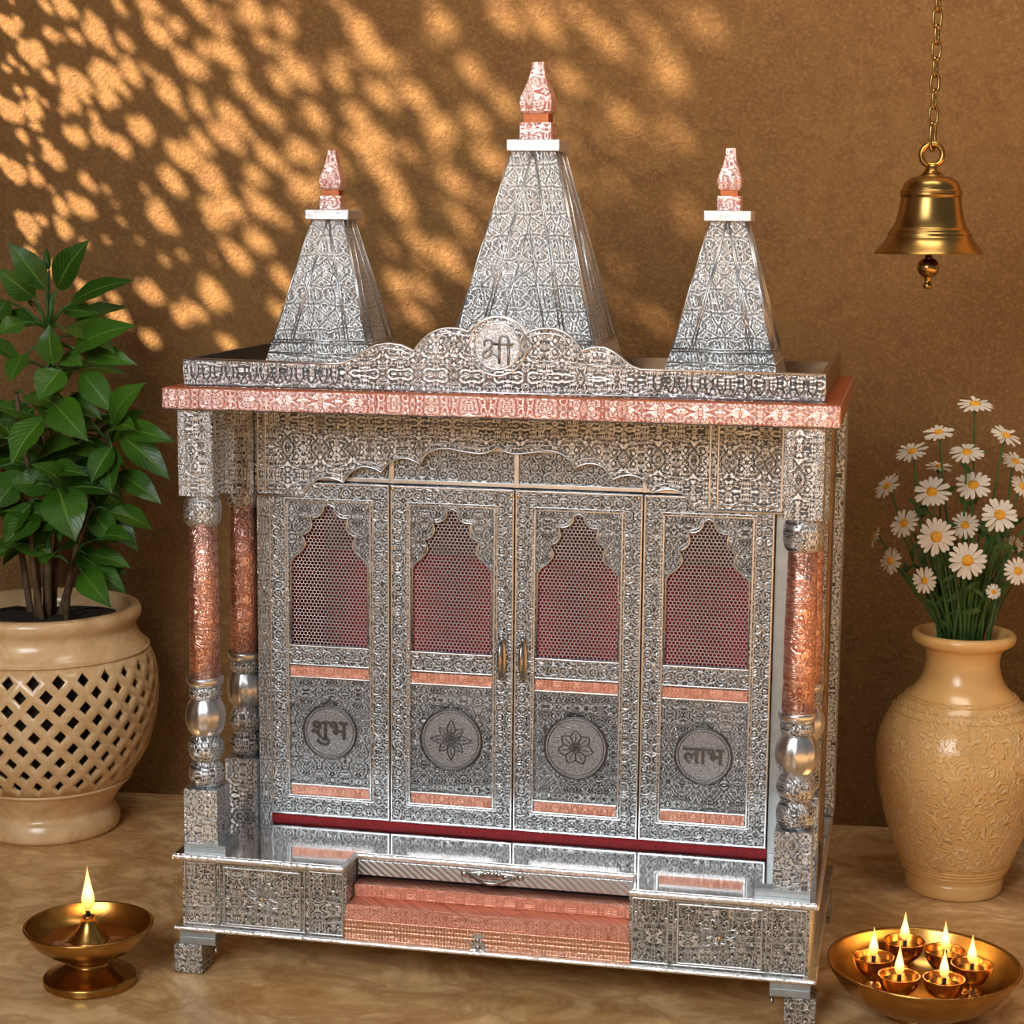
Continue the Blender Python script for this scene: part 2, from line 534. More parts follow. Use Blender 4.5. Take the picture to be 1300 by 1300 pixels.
HOLES = [(0.5,1.717,0.0136),(0.397,1.859,0.0128),(0.428,1.827,0.0084),(0.335,1.882,0.0186),(0.456,1.715,0.0176),(0.373,1.83,0.0084),(0.418,1.787,0.0085),(0.282,1.918,0.0101),(0.38,1.744,0.0187),(0.32,1.816,0.0203),(0.272,1.875,0.0152),(0.426,1.706,0.0085),(0.387,1.701,0.0119),(0.318,1.781,0.0129),(0.459,1.61,0.0136),(0.505,1.564,0.0171),(0.331,1.703,0.0129),(0.295,1.72,0.0136),(0.377,1.65,0.0129),(0.5,1.461,0.0171),(0.421,1.566,0.0137),(0.454,1.493,0.0086),(0.474,1.387,0.0172),(0.409,1.491,0.011),(0.372,1.53,0.0154),(0.356,1.59,0.0102),(0.22,1.997,0.0161),(0.186,2.043,0.0107),(0.236,2.029,0.0134),(0.146,2.117,0.0151),(0.162,2.002,0.0175),(0.092,2.092,0.0174),(0.135,2.055,0.0094),(0.104,2.125,0.0107),(0.2,1.911,0.0162),(0.144,1.947,0.0118),(0.255,1.789,0.0163),(0.088,1.991,0.0151),(0.094,1.947,0.0185),(0.173,1.829,0.0186),(0.142,1.886,0.0135),(0.2,1.758,0.0153),(0.221,1.668,0.017),(0.016,1.991,0.0152),(0.044,1.929,0.0118),(0.065,2.065,0.0128),(-0.002,2.146,0.0134),(-0.041,2.199,0.0184),(0.025,2.183,0.0107),(-0.014,2.21,0.0083),(0.047,2.213,0.0167),(-0.011,2.255,0.015),(-0.068,2.151,0.0151),(-0.145,2.23,0.015),(-0.151,2.391,0.0182),(-0.181,2.375,0.0183),(-0.187,2.315,0.015),(-0.112,2.261,0.0107),(0.026,2.066,0.0134),(-0.045,2.066,0.0151),(0.123,1.841,0.0186),(0.113,1.793,0.0187),(0.034,1.887,0.0152),(-0.162,2.199,0.0167),(-0.195,2.181,0.0167),(-0.045,2.002,0.0168),(0.494,1.662,0.0061),(0.506,1.636,0.0051),(0.295,1.972,0.0061),(0.484,1.619,0.0051),(0.478,1.544,0.0085),(0.284,1.828,0.0068),(-0.249,2.378,0.0166),(-0.29,2.363,0.0183),(-0.321,2.3,0.015),(-0.222,2.158,0.0168),(-0.195,2.183,0.0151),(0.126,1.633,0.0188),(0.08,1.748,0.017),(-0.222,2.013,0.0135),(0.04,1.817,0.0136),(0.085,1.83,0.0136),(-0.305,2.155,0.0168),(-0.255,2.129,0.0117),(-0.386,2.41,0.0149),(-0.358,2.445,0.0133),(-0.184,2.235,0.0134),(0.161,1.564,0.012),(-0.004,1.799,0.0119),(0.099,1.569,0.0103),(-0.266,2.055,0.0118),(-0.332,2.253,0.0117),(-0.25,1.994,0.0118),(-0.166,1.894,0.0102),(0.002,1.732,0.0102),(-0.589,2.829,0.0153),(-0.7,2.891,0.0187),(-0.52,2.69,0.0128),(-0.618,2.725,0.0137),(-0.478,2.74,0.017),(-0.766,3.04,0.0126),(-0.716,2.8,0.0102),(-0.408,2.68,0.0171),(-0.296,2.55,0.0154),(-0.353,2.528,0.0155),(-0.409,2.533,0.0129),(-0.547,2.825,0.0102),(-0.657,2.913,0.0102),(0.468,1.332,0.0143),(0.364,1.384,0.0125),(0.305,1.404,0.0134),(0.244,1.511,0.0143),(0.246,1.423,0.0107),(0.185,1.53,0.0125),(0.406,1.454,0.0125)]
_rh = random.Random(77)
for _k in range(250):  # extra small gaps add a soft sun glow between the dapples
    _hy = _rh.uniform(-.75, .50)
    _zc = 1.68 - (_hy - .40) * 1.02
    HOLES.append((_hy, _zc + _rh.uniform(-.36, .30), _rh.choice((.0035, .0045, .0055, .007))))
HOLES = [h for h in HOLES if h[1] < WZ1 - .03]
def build_sun_gobo():
    """added unseen screen in the left wall, its gaps shaped to dapple the sun"""
    x = -1.35
    perp = []
    def inside(y, z):
        for hy, hz, r in HOLES:
            dy, dz = y - hy, z - hz
            if abs(dy) > r * 2.4 or abs(dz) > r * 2.4:
                continue
            dot = dy * SUN_DIR.y + dz * SUN_DIR.z
            q2 = dy * dy + dz * dz - dot * dot
            if q2 < r * r * 1.9:
                an = math.atan2(dz, dy)
                k = .99 + .15 * math.sin(2 * an + hy * 91) + .13 * math.sin(3 * an + hz * 173) + .07 * math.sin(7 * an + hy * 57)
                if q2 < (r * k) ** 2:
                    return True
        return False
    def near(y0, y1, z0, z1):
        for hy, hz, r in HOLES:
            if hy + 2 * r > y0 and hy - 2 * r < y1 and hz + 2 * r > z0 and hz - 2 * r < z1:
                return True
        return False
    b = MB()
    def rec(y0, y1, z0, z1):
        s = max(y1 - y0, z1 - z0)
        if not near(y0, y1, z0, z1):
            b.add([(x, y0, z0), (x, y1, z0), (x, y1, z1), (x, y0, z1)], [(0, 1, 2, 3)])
            return
        if s < .0045:
            if not inside((y0 + y1) / 2, (z0 + z1) / 2):
                b.add([(x, y0, z0), (x, y1, z0), (x, y1, z1), (x, y0, z1)], [(0, 1, 2, 3)])
            return
        ym, zm = (y0 + y1) / 2, (z0 + z1) / 2
        rec(y0, ym, z0, zm); rec(ym, y1, z0, zm); rec(y0, ym, zm, z1); rec(ym, y1, zm, z1)
    rec(WY0, WY1, WZ0, WZ1)
    o = b.build('sun_gobo_1', 'screen', clean=False)  # unseen sheet added to break the sun into dapples on the back wall
    o['kind'] = 'structure'
    t = MB()
    f = .05
    t.box(WX1 - .02, WX1 + .02, WY0 - f, WY1 + f, WZ0 - f, WZ0).box(WX1 - .02, WX1 + .02, WY0 - f, WY1 + f, WZ1, WZ1 + f)
    t.box(WX1 - .02, WX1 + .02, WY0 - f, WY0, WZ0, WZ1).box(WX1 - .02, WX1 + .02, WY1, WY1 + f, WZ0, WZ1)
    t.build('sun_gobo_frame', 'screen', o)
build_sun_gobo()

# ------------------------------------------------------------------ the temple
T = thing('home_temple', 'silver embossed home temple with three spires, copper trim and four closed doors', 'temple', (0, .25, 0))
HS = .46
XR, YR = .2015, .064

def build_temple_base():
    foot_lab = None
    for sx in (-1, 1):
        for y in (.004, .425):
            x0, x1 = sorted((sx * .459, sx * .416))
            b = MB()
            h = .0215
            cx = sx * .4385; cy = y + h
            b.sq(cx, cy, [(0, h * .96), (.003, h), (.040, h), (.0445, h * .93)])
            f = b.build('foot', 'silver_base', T, .001)
            p = MB()
            xa, xb = sorted((sx * .452, sx * .397))
            p.box(xa, xb, y + .002, y + .05, .0445, .0552).box(xa, xb, y + .004, y + .012, .052, .0660)
            p.build('bracket', 'plate_grey', f, .0006)
            s = MB()
            s.lathe(sx * .400, y + .012, [(.030, .0), (.031, .0028), (.036, .0028), (.0365, .0018), (.0450, .0018)], 10)
            s.build('screw', 'steel', f)
    b = MB().box(-HS, HS, 0, .49, .0658, .0726)
    b.build('bottom_slab', 'hammered', T, .003)
    # body: two front blocks and the carcass behind the stairs
    for sx in (-1, 1):
        xa, xb = sorted((sx * .448, sx * (XR + .0005)))
        b = MB().box(xa, xb, .012, .478, .0726, .1709)
        blk = b.build('base_block', 'silver_base', T, .001)
        # raised panel borders on the front
        def fr(x0, x1, z0, z1, wd=.0022, y=.0095):
            q = MB()
            q.box(x0, x1, y, .0125, z1 - wd, z1).box(x0, x1, y, .0125, z0, z0 + wd).box(x0, x0 + wd, y, .0125, z0, z1).box(x1 - wd, x1, y, .0125, z0, z1)
            return q
        m = MB()
        for q in (fr(sx * .327 - .058, sx * .327 + .058, .077, .163), fr(sx * .327 - .064, sx * .327 + .064, .0745, .167, .0015),
                  fr(xa + .004, sx * .327 - .070, .0745, .167, .0018), fr(sx * .327 + .070, xb - .004, .0745, .167, .0018)):
            m.add(q.v, q.f)
        m.build('panel_moulding', 'silver_plain', blk, .0005)
        fl = MB()
        for k in range(8):
            a = PI / 4 * k + PI / 8
            c = Vector((sx * .327, .0112, .1185))
            d = Vector((math.cos(a), 0, math.sin(a)))
            fl.tube([c + d * (.007 + .021 * t) + Vector((-d.z, 0, d.x)) * .0055 * math.sin(PI * t) for t in (0, .2, .4, .6, .8, 1)], .0010, 6)
            fl.tube([c + d * (.007 + .021 * t) - Vector((-d.z, 0, d.x)) * .0055 * math.sin(PI * t) for t in (0, .2, .4, .6, .8, 1)], .0010, 6)
        fl.build('flower_relief', 'silver_plain', blk)
        k = MB().ball((sx * .327, .0105, .1185), (.0036, .003, .0036))
        k.build('knob', 'brass_screw', blk)
    b = MB().box(-XR, XR, .078, .478, .0726, .1709)
    b.build('carcass', 'black', T)
    # top slab with the recess for the drawer
    pts = [(-HS, 0), (-XR, 0), (-XR, YR), (XR, YR), (XR, 0), (HS, 0), (HS, .484), (-HS, .484)]
    b = MB().slab(pts, .1709, .1798)
    top = b.build('base_top', 'hammered', T, .003)
    e = .0045
    pts2 = [(-HS + e, e), (-XR - e, e), (-XR - e, YR + e), (XR + e, YR + e), (XR + e, e), (HS - e, e), (HS - e, .30), (-HS + e, .30)]
    MB().slab(pts2, .1796, .1803).build('mirror_sheet', 'mirror', top)
    # drawer
    dr = MB().box(-XR + .001, XR - .001, YR, .078, .1485, .1707).build('drawer', 'drawer', T, .001)
    hb = MB()
    hb.ball((-.002, YR, .1625), (.039, .0022, .0062), 24, 8)
    for k in range(-3, 4):
        hb.ball((-.002 + k * .0098, YR - .001, .1625 + .0022 * math.cos(k)), (.0052, .0026, .0042))
    hb.ball((-.043, YR, .1620), (.0055, .003, .0048)).ball((.039, YR, .1620), (.0055, .003, .0048))
    hn = hb.build('handle_plate', 'steel', dr)
    hh = MB().tube([(-.032 + .060 * t, YR - .003 - .011 * math.sin(PI * t), .1620 - .0065 * math.sin(PI * t)) for t in [i / 14 for i in range(15)]], [.0022 + .0012 * math.sin(PI * i / 14) for i in range(15)], 8)
    hh.build('handle', 'steel', dr)
    # stairs
    for (z0, z1, y, mat) in ((.0726, .1014, .0085, 'riser'), (.1014, .1224, .0115, 'copper_band'), (.1224, .1412, .0445, 'copper_band')):
        xw = XR - .0008 if y > .02 else XR + .004 if z0 < .1 else XR + .0015
        b = MB()
        if z0 < .11:
            b.box(-xw, xw, y, .0122, z0, z1)
            b.box(-XR + .0008, XR - .0008, .0122, .077, z0, z1)
        else:
            b.box(-xw, xw, y, .077, z0, z1)
        st = b.build('stair_step', mat, T, .001)
        if z0 < .08:
            q = MB()
            q.prism([(-.0095 + .0115 * math.cos(a) * (1 + .12 * math.cos(5 * a)), .0775 + .0085 * math.sin(a) * (1 + .1 * math.cos(5 * a))) for a in [2 * PI * i / 40 for i in range(40)]], .0065, .0092)
            q.prism([(-.0095 + .0085 * math.cos(a), .0925 + .0042 * math.sin(a)) for a in [2 * PI * i / 24 for i in range(24)]], .0065, .0092)
            q.ball((-.0095, .007, .068), (.0055, .002, .0035)).ball((-.0095, .0065, .0865), (.003, .002, .004)).ball((-.0095, .0065, .0765), (.0042, .0025, .0042))
            for k in range(5):
                a = PI * (.1 + .2 * k)
                q.ball((-.0095 + .008 * math.cos(a), .0068, .079 + .006 * math.sin(a)), (.0022, .0018, .0022), 8, 6)
            q.build('keyhole_plate', 'steel', st)
build_temple_base()

POST = .0253
def build_post(sx, front):
    cx = sx * .4213
    cy = .0455 if front else .2155
    x0, x1 = cx - POST, cx + POST
    y0, y1 = cy - POST, cy + POST
    b = MB().box(x0, x1, y0, y1, .1895 if front else .1803, .2714)
    blk = b.build('post', 'silver', T, .0008)
    m = MB()
    for dx in (.0, 2 * POST - .004):
        MB().box(x0 + dx, x0 + dx + .004, y0 - .0012, y0 + .002, .192, .2705).build('post_edging', 'border_fine', blk, .0004)
    if front:
        p = MB()
        if sx < 0:
            p.box(x0 - .0006, x1 + .012, y0 - .002, y1 + .004, .1803, .1906)
        else:
            p.box(x0 - .024, x1 + .001, y0 - .002, y0 + .02, .1803, .1906)
        p.build('bracket_plate', 'plate_grey', blk, .0004)
    prof = [(.2714, .0185), (.2745, .0205), (.280, .0243), (.288, .0258), (.296, .0252), (.303, .0226), (.3075, .0190), (.310, .0186),
            (.3125, .0205), (.318, .0245), (.326, .0264), (.334, .0258), (.341, .0225), (.3455, .0192), (.3475, .0192)]
    MB().lathe(cx, cy, prof, 28).build('lower_baluster', 'silver', blk)
    prof = [(.3475, .0195), (.350, .0215), (.356, .0255), (.365, .0282), (.376, .0288), (.386, .0276), (.394, .0248), (.400, .0212), (.402, .0205)]
    MB().lathe(cx, cy, prof, 72, flute=lambda z: .018 * max(0, math.sin(PI * (z - .348) / .054))).build('fluted_bulb', 'silver_plain', blk)
    prof = [(.402, .0205), (.4045, .0228), (.411, .0236), (.417, .0228), (.4195, .0212)]
    MB().lathe(cx, cy, prof, 28).build('baluster_neck', 'silver', blk)
    prof = [(.4195, .0212), (.4225, .0250), (.4245, .0262), (.4310, .0265), (.4335, .0256), (.4338, .0222)]
    MB().lathe(cx, cy, prof, 28).build('collar', 'silver_plain', blk)
    zt = .652 if front else .6555
    MB().lathe(cx, cy, [(.4338, .0219), (.50, .0214), (.58, .0207), (zt, .0196)], 32).build('shaft', 'copper_shaft', blk)
    prof = [(zt, .0205), (zt + .0015, .0225), (zt + .006, .0252), (zt + .013, .0268), (zt + .026, .0272), (.688, .0262), (.690, .0240), (.6966, .0238)]
    MB().lathe(cx, cy, prof, 28).build('capital_bulb', 'silver', blk)
    z0 = .6966 if front else .6770
    cap = MB().box(x0 - .0004, x1 + .0004, y0 - .0004, y1, z0, .82).build('capital', 'silver', blk, .0008)
    m = MB()
    for dx in (.001, 2 * POST - .011):
        MB().box(x0 + dx, x0 + dx + .010, y0 - .0016, y0 + .002, z0 + .002, .8195).build('capital_edging', 'border_fine', blk, .0004)
for sx in (-1, 1):
    for fr in (True, False):
        build_post(sx, fr)

YD = .190
def build_cabinet():
    # carcass of the shrine behind the doors
    for sx in (-1, 1):
        xa, xb = sorted((sx * .4455, sx * .436))
        side = MB().box(xa, xb, .241, .478, .1803, .82).build('side_panel', 'silver', T, .0006)
        x2a, x2b = sorted((sx * .4455, sx * .4500))
        q = MB().box(x2a, x2b, .246, .330, .1806, .8195)
        q.build('side_strip', 'brown_side', side, .0004)
        x3a, x3b = sorted((sx * .4455, sx * .4600))
        q = MB().box(x3a, x3b, .400, .484, .1806, .8195)
        q.build('rear_stile', 'silver', side, .0006)
        fa, fb = sorted((sx * .4455, sx * .3745))
        MB().box(fa, fb, .2395, .2465, .1803, .82).build('front_stile', 'silver_fine', T, .0005)
        ja, jb = sorted((sx * .3955, sx * .3745))
        MB().box(ja, jb, .200, .2395, .1803, .70).build('door_jamb', 'silver_fine' if sx < 0 else 'plate_grey', T, .0005)
        # inner lining
        la, lb = sorted((sx * .3740, sx * .3690))
        MB().box(la, lb, .2465, .452, .190, .80).build('red_lining', 'red', T)
    MB().box(-.436, .436, .470, .478, .1803, .82).build('back_panel', 'silver_plain', T)
    MB().box(-.369, .369, .452, .456, .19, .552).build('red_backdrop', 'red', T)
    MB().box(-.369, .369, .452, .456, .552, .80).build('silver_backdrop', 'backdrop_grey', T)
    MB().box(-.3742, .3742, .1955, .452, .1803, .1893).build('red_floor_cloth', 'red_cloth', T)
    # transom above the doors
    MB().box(-.3745, .3745, .2035, .2135, .700, .82).build('transom', 'border', T, .0006)
    q = MB()
    for x in (-.187, 0.0, .187):
        q.box(x - .0035, x + .0035, .1985, .2035, .700, .815)
    q.box(-.3745, .3745, .1990, .2035, .7005, .7065).box(-.3745, .3745, .1990, .2035, .752, .757)
    q.build('transom_moulding', 'silver_plain', T, .0006)

def foil_arch(cx):
    """outline of the many-lobed door arch, from the left foot over the tip to the right foot"""
    K = .0595
    Z = lambda y: .6643 - (y - 85) * (.0867 / 215)
    half = [(1.0, 300)]
    half += [(.93, 282), (.80, 268), (.735, 258)]
    def lobe(a, b, bl, n=7):
        return [(p[0], p[1]) for p in arc_pts((a[0] * 140, a[1]), (b[0] * 140, b[1]), bl, n)][1:]
    L1 = lobe((.735, 258), (.725, 196), -16)
    L2 = lobe((.725, 196), (.50, 128), -22)
    L3 = lobe((.50, 128), (.12, 88), -17)
    pts = [(p[0] * 140, p[1]) for p in half] + L1 + L2 + L3 + [(0, 78)]
    left = [(cx - x / 140 * K, Z(y)) for x, y in pts]
    right = [(cx + x / 140 * K, Z(y)) for x, y in reversed(pts[:-1])]
    return left, right

def in_poly(x, z, poly):
    c = False
    n = len(poly)
    for i in range(n):
        x1, z1 = poly[i]; x2, z2 = poly[(i + 1) % n]
        if (z1 > z) != (z2 > z) and x < (x2 - x1) * (z - z1) / (z2 - z1) + x1:
            c = not c
    return c

def text_mesh(body, cx, cz, width, y0, thick):
    cu = bpy.data.curves.new('lettering', 'FONT')
    cu.body = body
    cu.align_x = 'CENTER'
    cu.resolution_u = 6
    cu.extrude = .02
    cu.offset = .012
    to = bpy.data.objects.new('lettering', cu)
    COL.objects.link(to)
    dg = bpy.context.evaluated_depsgraph_get()
    me = bpy.data.meshes.new_from_object(to.evaluated_get(dg))
    vs = [v.co.copy() for v in me.vertices]
    fs = [tuple(p.vertices) for p in me.polygons]
    bpy.data.objects.remove(to); bpy.data.curves.remove(cu)
    bpy.data.meshes.remove(me)
    if not vs:
        return None
    x0 = min(v.x for v in vs); x1 = max(v.x for v in vs); z0 = min(v.y for v in vs); z1 = max(v.y for v in vs)
    s = width / (x1 - x0)
    mb = MB()
    mb.add([(cx + (v.x - (x0 + x1) / 2) * s, y0 + (thick if v.z < 0 else 0), cz + (v.y - (z0 + z1) / 2) * s) for v in vs], fs)
    return mb

def circle(cx, cz, r, n=48):
    return [(cx + r * math.cos(2 * PI * i / n), cz + r * math.sin(2 * PI * i / n)) for i in range(n)]

def build_door(i):
    cx = -.2805 + .187 * i
    x0, x1 = cx - .0928, cx + .0928
    zb, zt = .1900, .6985
    ix = .0615
    b = MB()
    b.box(x0, cx - ix, YD, YD + .014, zb, zt).box(cx + ix, x1, YD, YD + .014, zb, zt)
    b.box(cx - ix, cx + ix, YD, YD + .014, .669, zt).box(cx - ix, cx + ix, YD, YD + .014, zb, .2215)
    b.box(cx - ix, cx + ix, YD, YD + .014, .4225, .4525)
    d = b.build('door', 'border', T, .0007)
    # edge beading around the leaf and the panels
    q = MB()
    def frame(xa, xb, za, zc, w, y):
        q.box(xa, xb, y, YD + .004, zc - w, zc).box(xa, xb, y, YD + .004, za, za + w).box(xa, xa + w, y, YD + .004, za, zc).box(xb - w, xb, y, YD + .004, za, zc)
    frame(x0 + .0005, x1 - .0005, zb + .0005, zt - .0005, .0022, YD - .0012)
    frame(cx - ix - .003, cx + ix + .003, .2195, .6715, .0018, YD - .0016)
    frame(cx - ix - .0065, cx + ix + .0065, .2165, .675, .0012, YD - .0012)
    q.box(cx - ix, cx + ix, YD - .0012, YD + .004, .4505, .4525).box(cx - ix, cx + ix, YD - .0012, YD + .004, .4225, .4242)
    q.box(cx - ix, cx + ix, YD - .0012, YD + .004, .4030, .4050).box(cx - ix, cx + ix, YD - .0012, YD + .004, .2370, .2388)
    q.build('door_beading', 'silver_plain', d, .0004)
    # lower panel
    MB().box(cx - ix, cx + ix, YD + .0025, YD + .012, .2215, .4225).build('lower_panel', 'silver_door_shaded', d)
    for (za, zc) in ((.4050, .4205), (.2215, .2365)):
        MB().box(cx - ix + .0005, cx + ix - .0005, YD + .0005, YD + .010, za, zc).build('copper_strip', 'copper_band', d, .0005)
    # arch spandrel
    L, R = foil_arch(cx)
    tip = L[-1]
    a = MB()
    yA, yB = YD + .0018, YD + .010
    zf = L[0][1]
    a.prism([(cx - ix, zf), *L, (cx, .669), (cx - ix, .669)], yA, yB)
    a.prism([(cx + ix, .669), (cx, .669), tip, *R, (cx + ix, zf)], yA, yB)
    a.build('arch_plate', 'silver_door_shaded', d)
    e = MB()
    path = [(x, yA - .0006, z) for x, z in ([(cx - .0600, .4530)] + L + R + [(cx + .0600, .4530)])]
    e.tube(path, .0013, 6)
    S = 1.10
    e.tube([(cx + (x - cx) * 1.07, yA - .0004, z + .004) for x, z in (L[3:] + R[:-3])], .0008, 6)
    e.build('arch_moulding', 'silver_plain', d)
    # wire netting
    poly = [(cx - ix, .4515)] + [(cx - ix, zf)] + [((x - cx) * 1.02 + cx, z + .001) for x, z in L[2:] + R[:-2]] + [(cx + ix, zf), (cx + ix, .4515)]
    n = MB()
    s = .00325
    dxh = s * math.sqrt(3)
    yN = YD + .0075
    wv = .00045
    def bar(p, r):
        dx, dz = r[0] - p[0], r[1] - p[1]
        l = math.hypot(dx, dz)
        nx, nz = -dz / l * wv, dx / l * wv
        n.add([(p[0] + nx, yN, p[1] + nz), (p[0] - nx, yN, p[1] - nz), (r[0] - nx, yN, r[1] - nz), (r[0] + nx, yN, r[1] + nz),
               (p[0], yN + .0009, p[1]), (r[0], yN + .0009, r[1])], [(0, 1, 2, 3), (1, 4, 5, 2), (4, 0, 3, 5)])
    row = 0
    z = .450
    while z < .668:
        x = cx - ix - (dxh / 2 if row % 2 else 0)
        while x < cx + ix + dxh:
            top = (x, z + s); ul = (x - dxh / 2, z + s / 2); ur = (x + dxh / 2, z + s / 2); dn = (x - dxh / 2, z - s / 2)
            for p, r in ((top, ul), (top, ur), (ul, dn)):
                if in_poly((p[0] + r[0]) / 2, (p[1] + r[1]) / 2, poly):
                    bar(p, r)
            x += dxh
        z += 1.5 * s
        row += 1
    n.build('wire_netting', 'wire', d, clean=False)
    # medallion
    cz = .3215
    m = MB()
    r0 = .0405 if i in (0, 3) else .0455
    m.prism(circle(cx, cz, r0), YD + .0005, YD + .006)
    m.build('medallion', 'stipple', d, .0005)
    rg = MB()
    ny = 48
    rg.tube([(cx + (r0 + .0005) * math.cos(2 * PI * k / ny), YD + .0004, cz + (r0 + .0005) * math.sin(2 * PI * k / ny)) for k in range(ny)], .0016, 6, closed=True)
    rg.tube([(cx + (r0 - .004) * math.cos(2 * PI * k / ny), YD + .0004, cz + (r0 - .004) * math.sin(2 * PI * k / ny)) for k in range(ny)], .0007, 6, closed=True)
    rg.tube([(cx - .012, YD + .0006, cz + r0 + .002), (cx - .005, YD + .0004, cz + r0 + .005), (cx, YD + .0004, cz + r0 + .012), (cx + .005, YD + .0004, cz + r0 + .005), (cx + .012, YD + .0006, cz + r0 + .002)], .0011, 6)
    rg.build('medallion_ring', 'silver_dark', d)
    if i in (0, 3):
        t = text_mesh('\u0936\u0941\u092d' if i == 0 else '\u0932\u093e\u092d', cx, cz - (.002 if i == 0 else 0), .057 if i == 0 else .060, YD - .0022, .0045)
        if t:
            t.build('lettering', 'silver_dark', d)
    else:
        f = MB()
        np_ = 8 if i == 1 else 7
        for k in range(np_):
            a = 2 * PI * k / np_ + PI / 2
            ln = (.029 if k % 2 == 0 else .023) if i == 1 else .024
            dd = Vector((math.cos(a), 0, math.sin(a))); pp = Vector((-dd.z, 0, dd.x))
            c = Vector((cx, YD, cz))
            wd = .0062 if i == 1 else .0075
            ts = [j / 9 for j in range(10)]
            for sg in (-1, 1):
                f.tube([c + dd * (.008 + ln * t - .006) + pp * sg * wd * math.sin(PI * t ** (.8 if i == 1 else 1.4)) for t in ts], .0010, 6)
            f.tube([c + dd * (.010 + (ln - .010) * t) for t in (0, .4, .7)], .0008, 6)
        for rr in (.0075, .0035):
            f.tube([(cx + rr * math.cos(2 * PI * k / 20), YD, cz + rr * math.sin(2 * PI * k / 20)) for k in range(20)], .0011, 6, closed=True)
        f.ball((cx, YD, cz), (.0022, .0015, .0022))
        f.build('flower_relief', 'silver_dark', d)
    # screws at the head, handles on the middle pair
    if i in (1, 2):
        hx = cx + (.0765 if i == 1 else -.0790)
        pz = MB()
        pz.ball((hx, YD - .0006, .450), (.0062, .002, .032), 16, 10)
        pl = pz.build('handle_plate', 'steel', d)
        h = MB()
        h.tube([(hx, YD - .002 - .016 * math.sin(PI * t) ** .7, .450 + .027 * math.cos(PI * t)) for t in [j / 14 for j in range(15)]], [.0022 + .0016 * math.sin(PI * j / 14) for j in range(15)], 10)
        h.ball((hx, YD - .003, .4215), (.0045, .004, .0045)).ball((hx, YD - .003, .4785), (.0045, .004, .0045))
        h.build('handle', 'steel', d)
        s_ = MB()
        sx_ = x0 + .004 if i == 1 else x1 - .006
        s_.ball((sx_, YD - .001, .694), (.003, .0022, .003)).ball((x1 - .004 if i == 1 else x0 + .005, YD - .001, .690), (.003, .0022, .003))
        s_.build('screw', 'brass_screw', d)
M['silver_dark'] = plain('dark_relief_silver', (.15, .15, .15), 1.0, .40, 200, .2)
build_cabinet()
for i in range(4):
    build_door(i)

def build_valance():
    yv0, yv1 = .1885, .2000
    half = [(-.257, .6991), (-.1995, .7161), (-.1412, .7299)]
    pts = [(-.3930, .6770), (-.3194, .6770)]
    pts += arc_pts((-.3194, .6770), (-.257, .6995), .0165, 9)[1:]
    pts += arc_pts((-.257, .6995), (-.1995, .7165), .0155, 9)[1:]
    pts += arc_pts((-.1995, .7165), (-.1412, .7302), .0150, 9)[1:]
    pts += spline([(-.1412, .7302, 0), (-.1340, .7430, 0), (-.1200, .7520, 0), (-.1010, .7548, 0), (-.0780, .7515, 0), (-.0550, .7490, 0), (-.0380, .7520, 0), (-.0258, .7605, 0)], 5)[1:]
    L = [(p[0], p[1]) for p in pts]
    cxv = -.0265
    Rr = [(2 * cxv - x, z) for x, z in reversed(L[:-1])]
    # the arch is a little wider on its right
    Rr = [(cxv + (x - cxv) * (.287 / .2929), z + .0015) for x, z in Rr]
    Rr[-1] = (.3930, .6790); 
    low = L + Rr
    b = MB()
    mid = len(L) - 1
    b.prism([(x, z) for x, z in L] + [(L[-1][0], .82), (-.3930, .82)], yv0, yv1)
    b.prism([L[-1]] + Rr + [(.3930, .82), (L[-1][0], .82)], yv0, yv1)
    v = b.build('valance', 'silver', T)
    e = MB()
    e.tube([(x, yv0 - .0004, z + .001) for x, z in low], .0018, 6)
    e.tube([(x, yv0 - .0002, z + .0085) for x, z in low], .0009, 6)
    e.build('valance_edging', 'silver_plain', v)
    for xa in (-.3905, -.3790, .2790, .2905, .3800):
        MB().box(xa, xa + .0030, yv0 - .0018, yv0 + .002, .682, .8195).build('valance_moulding', 'silver_plain', v, .0006)
build_valance()

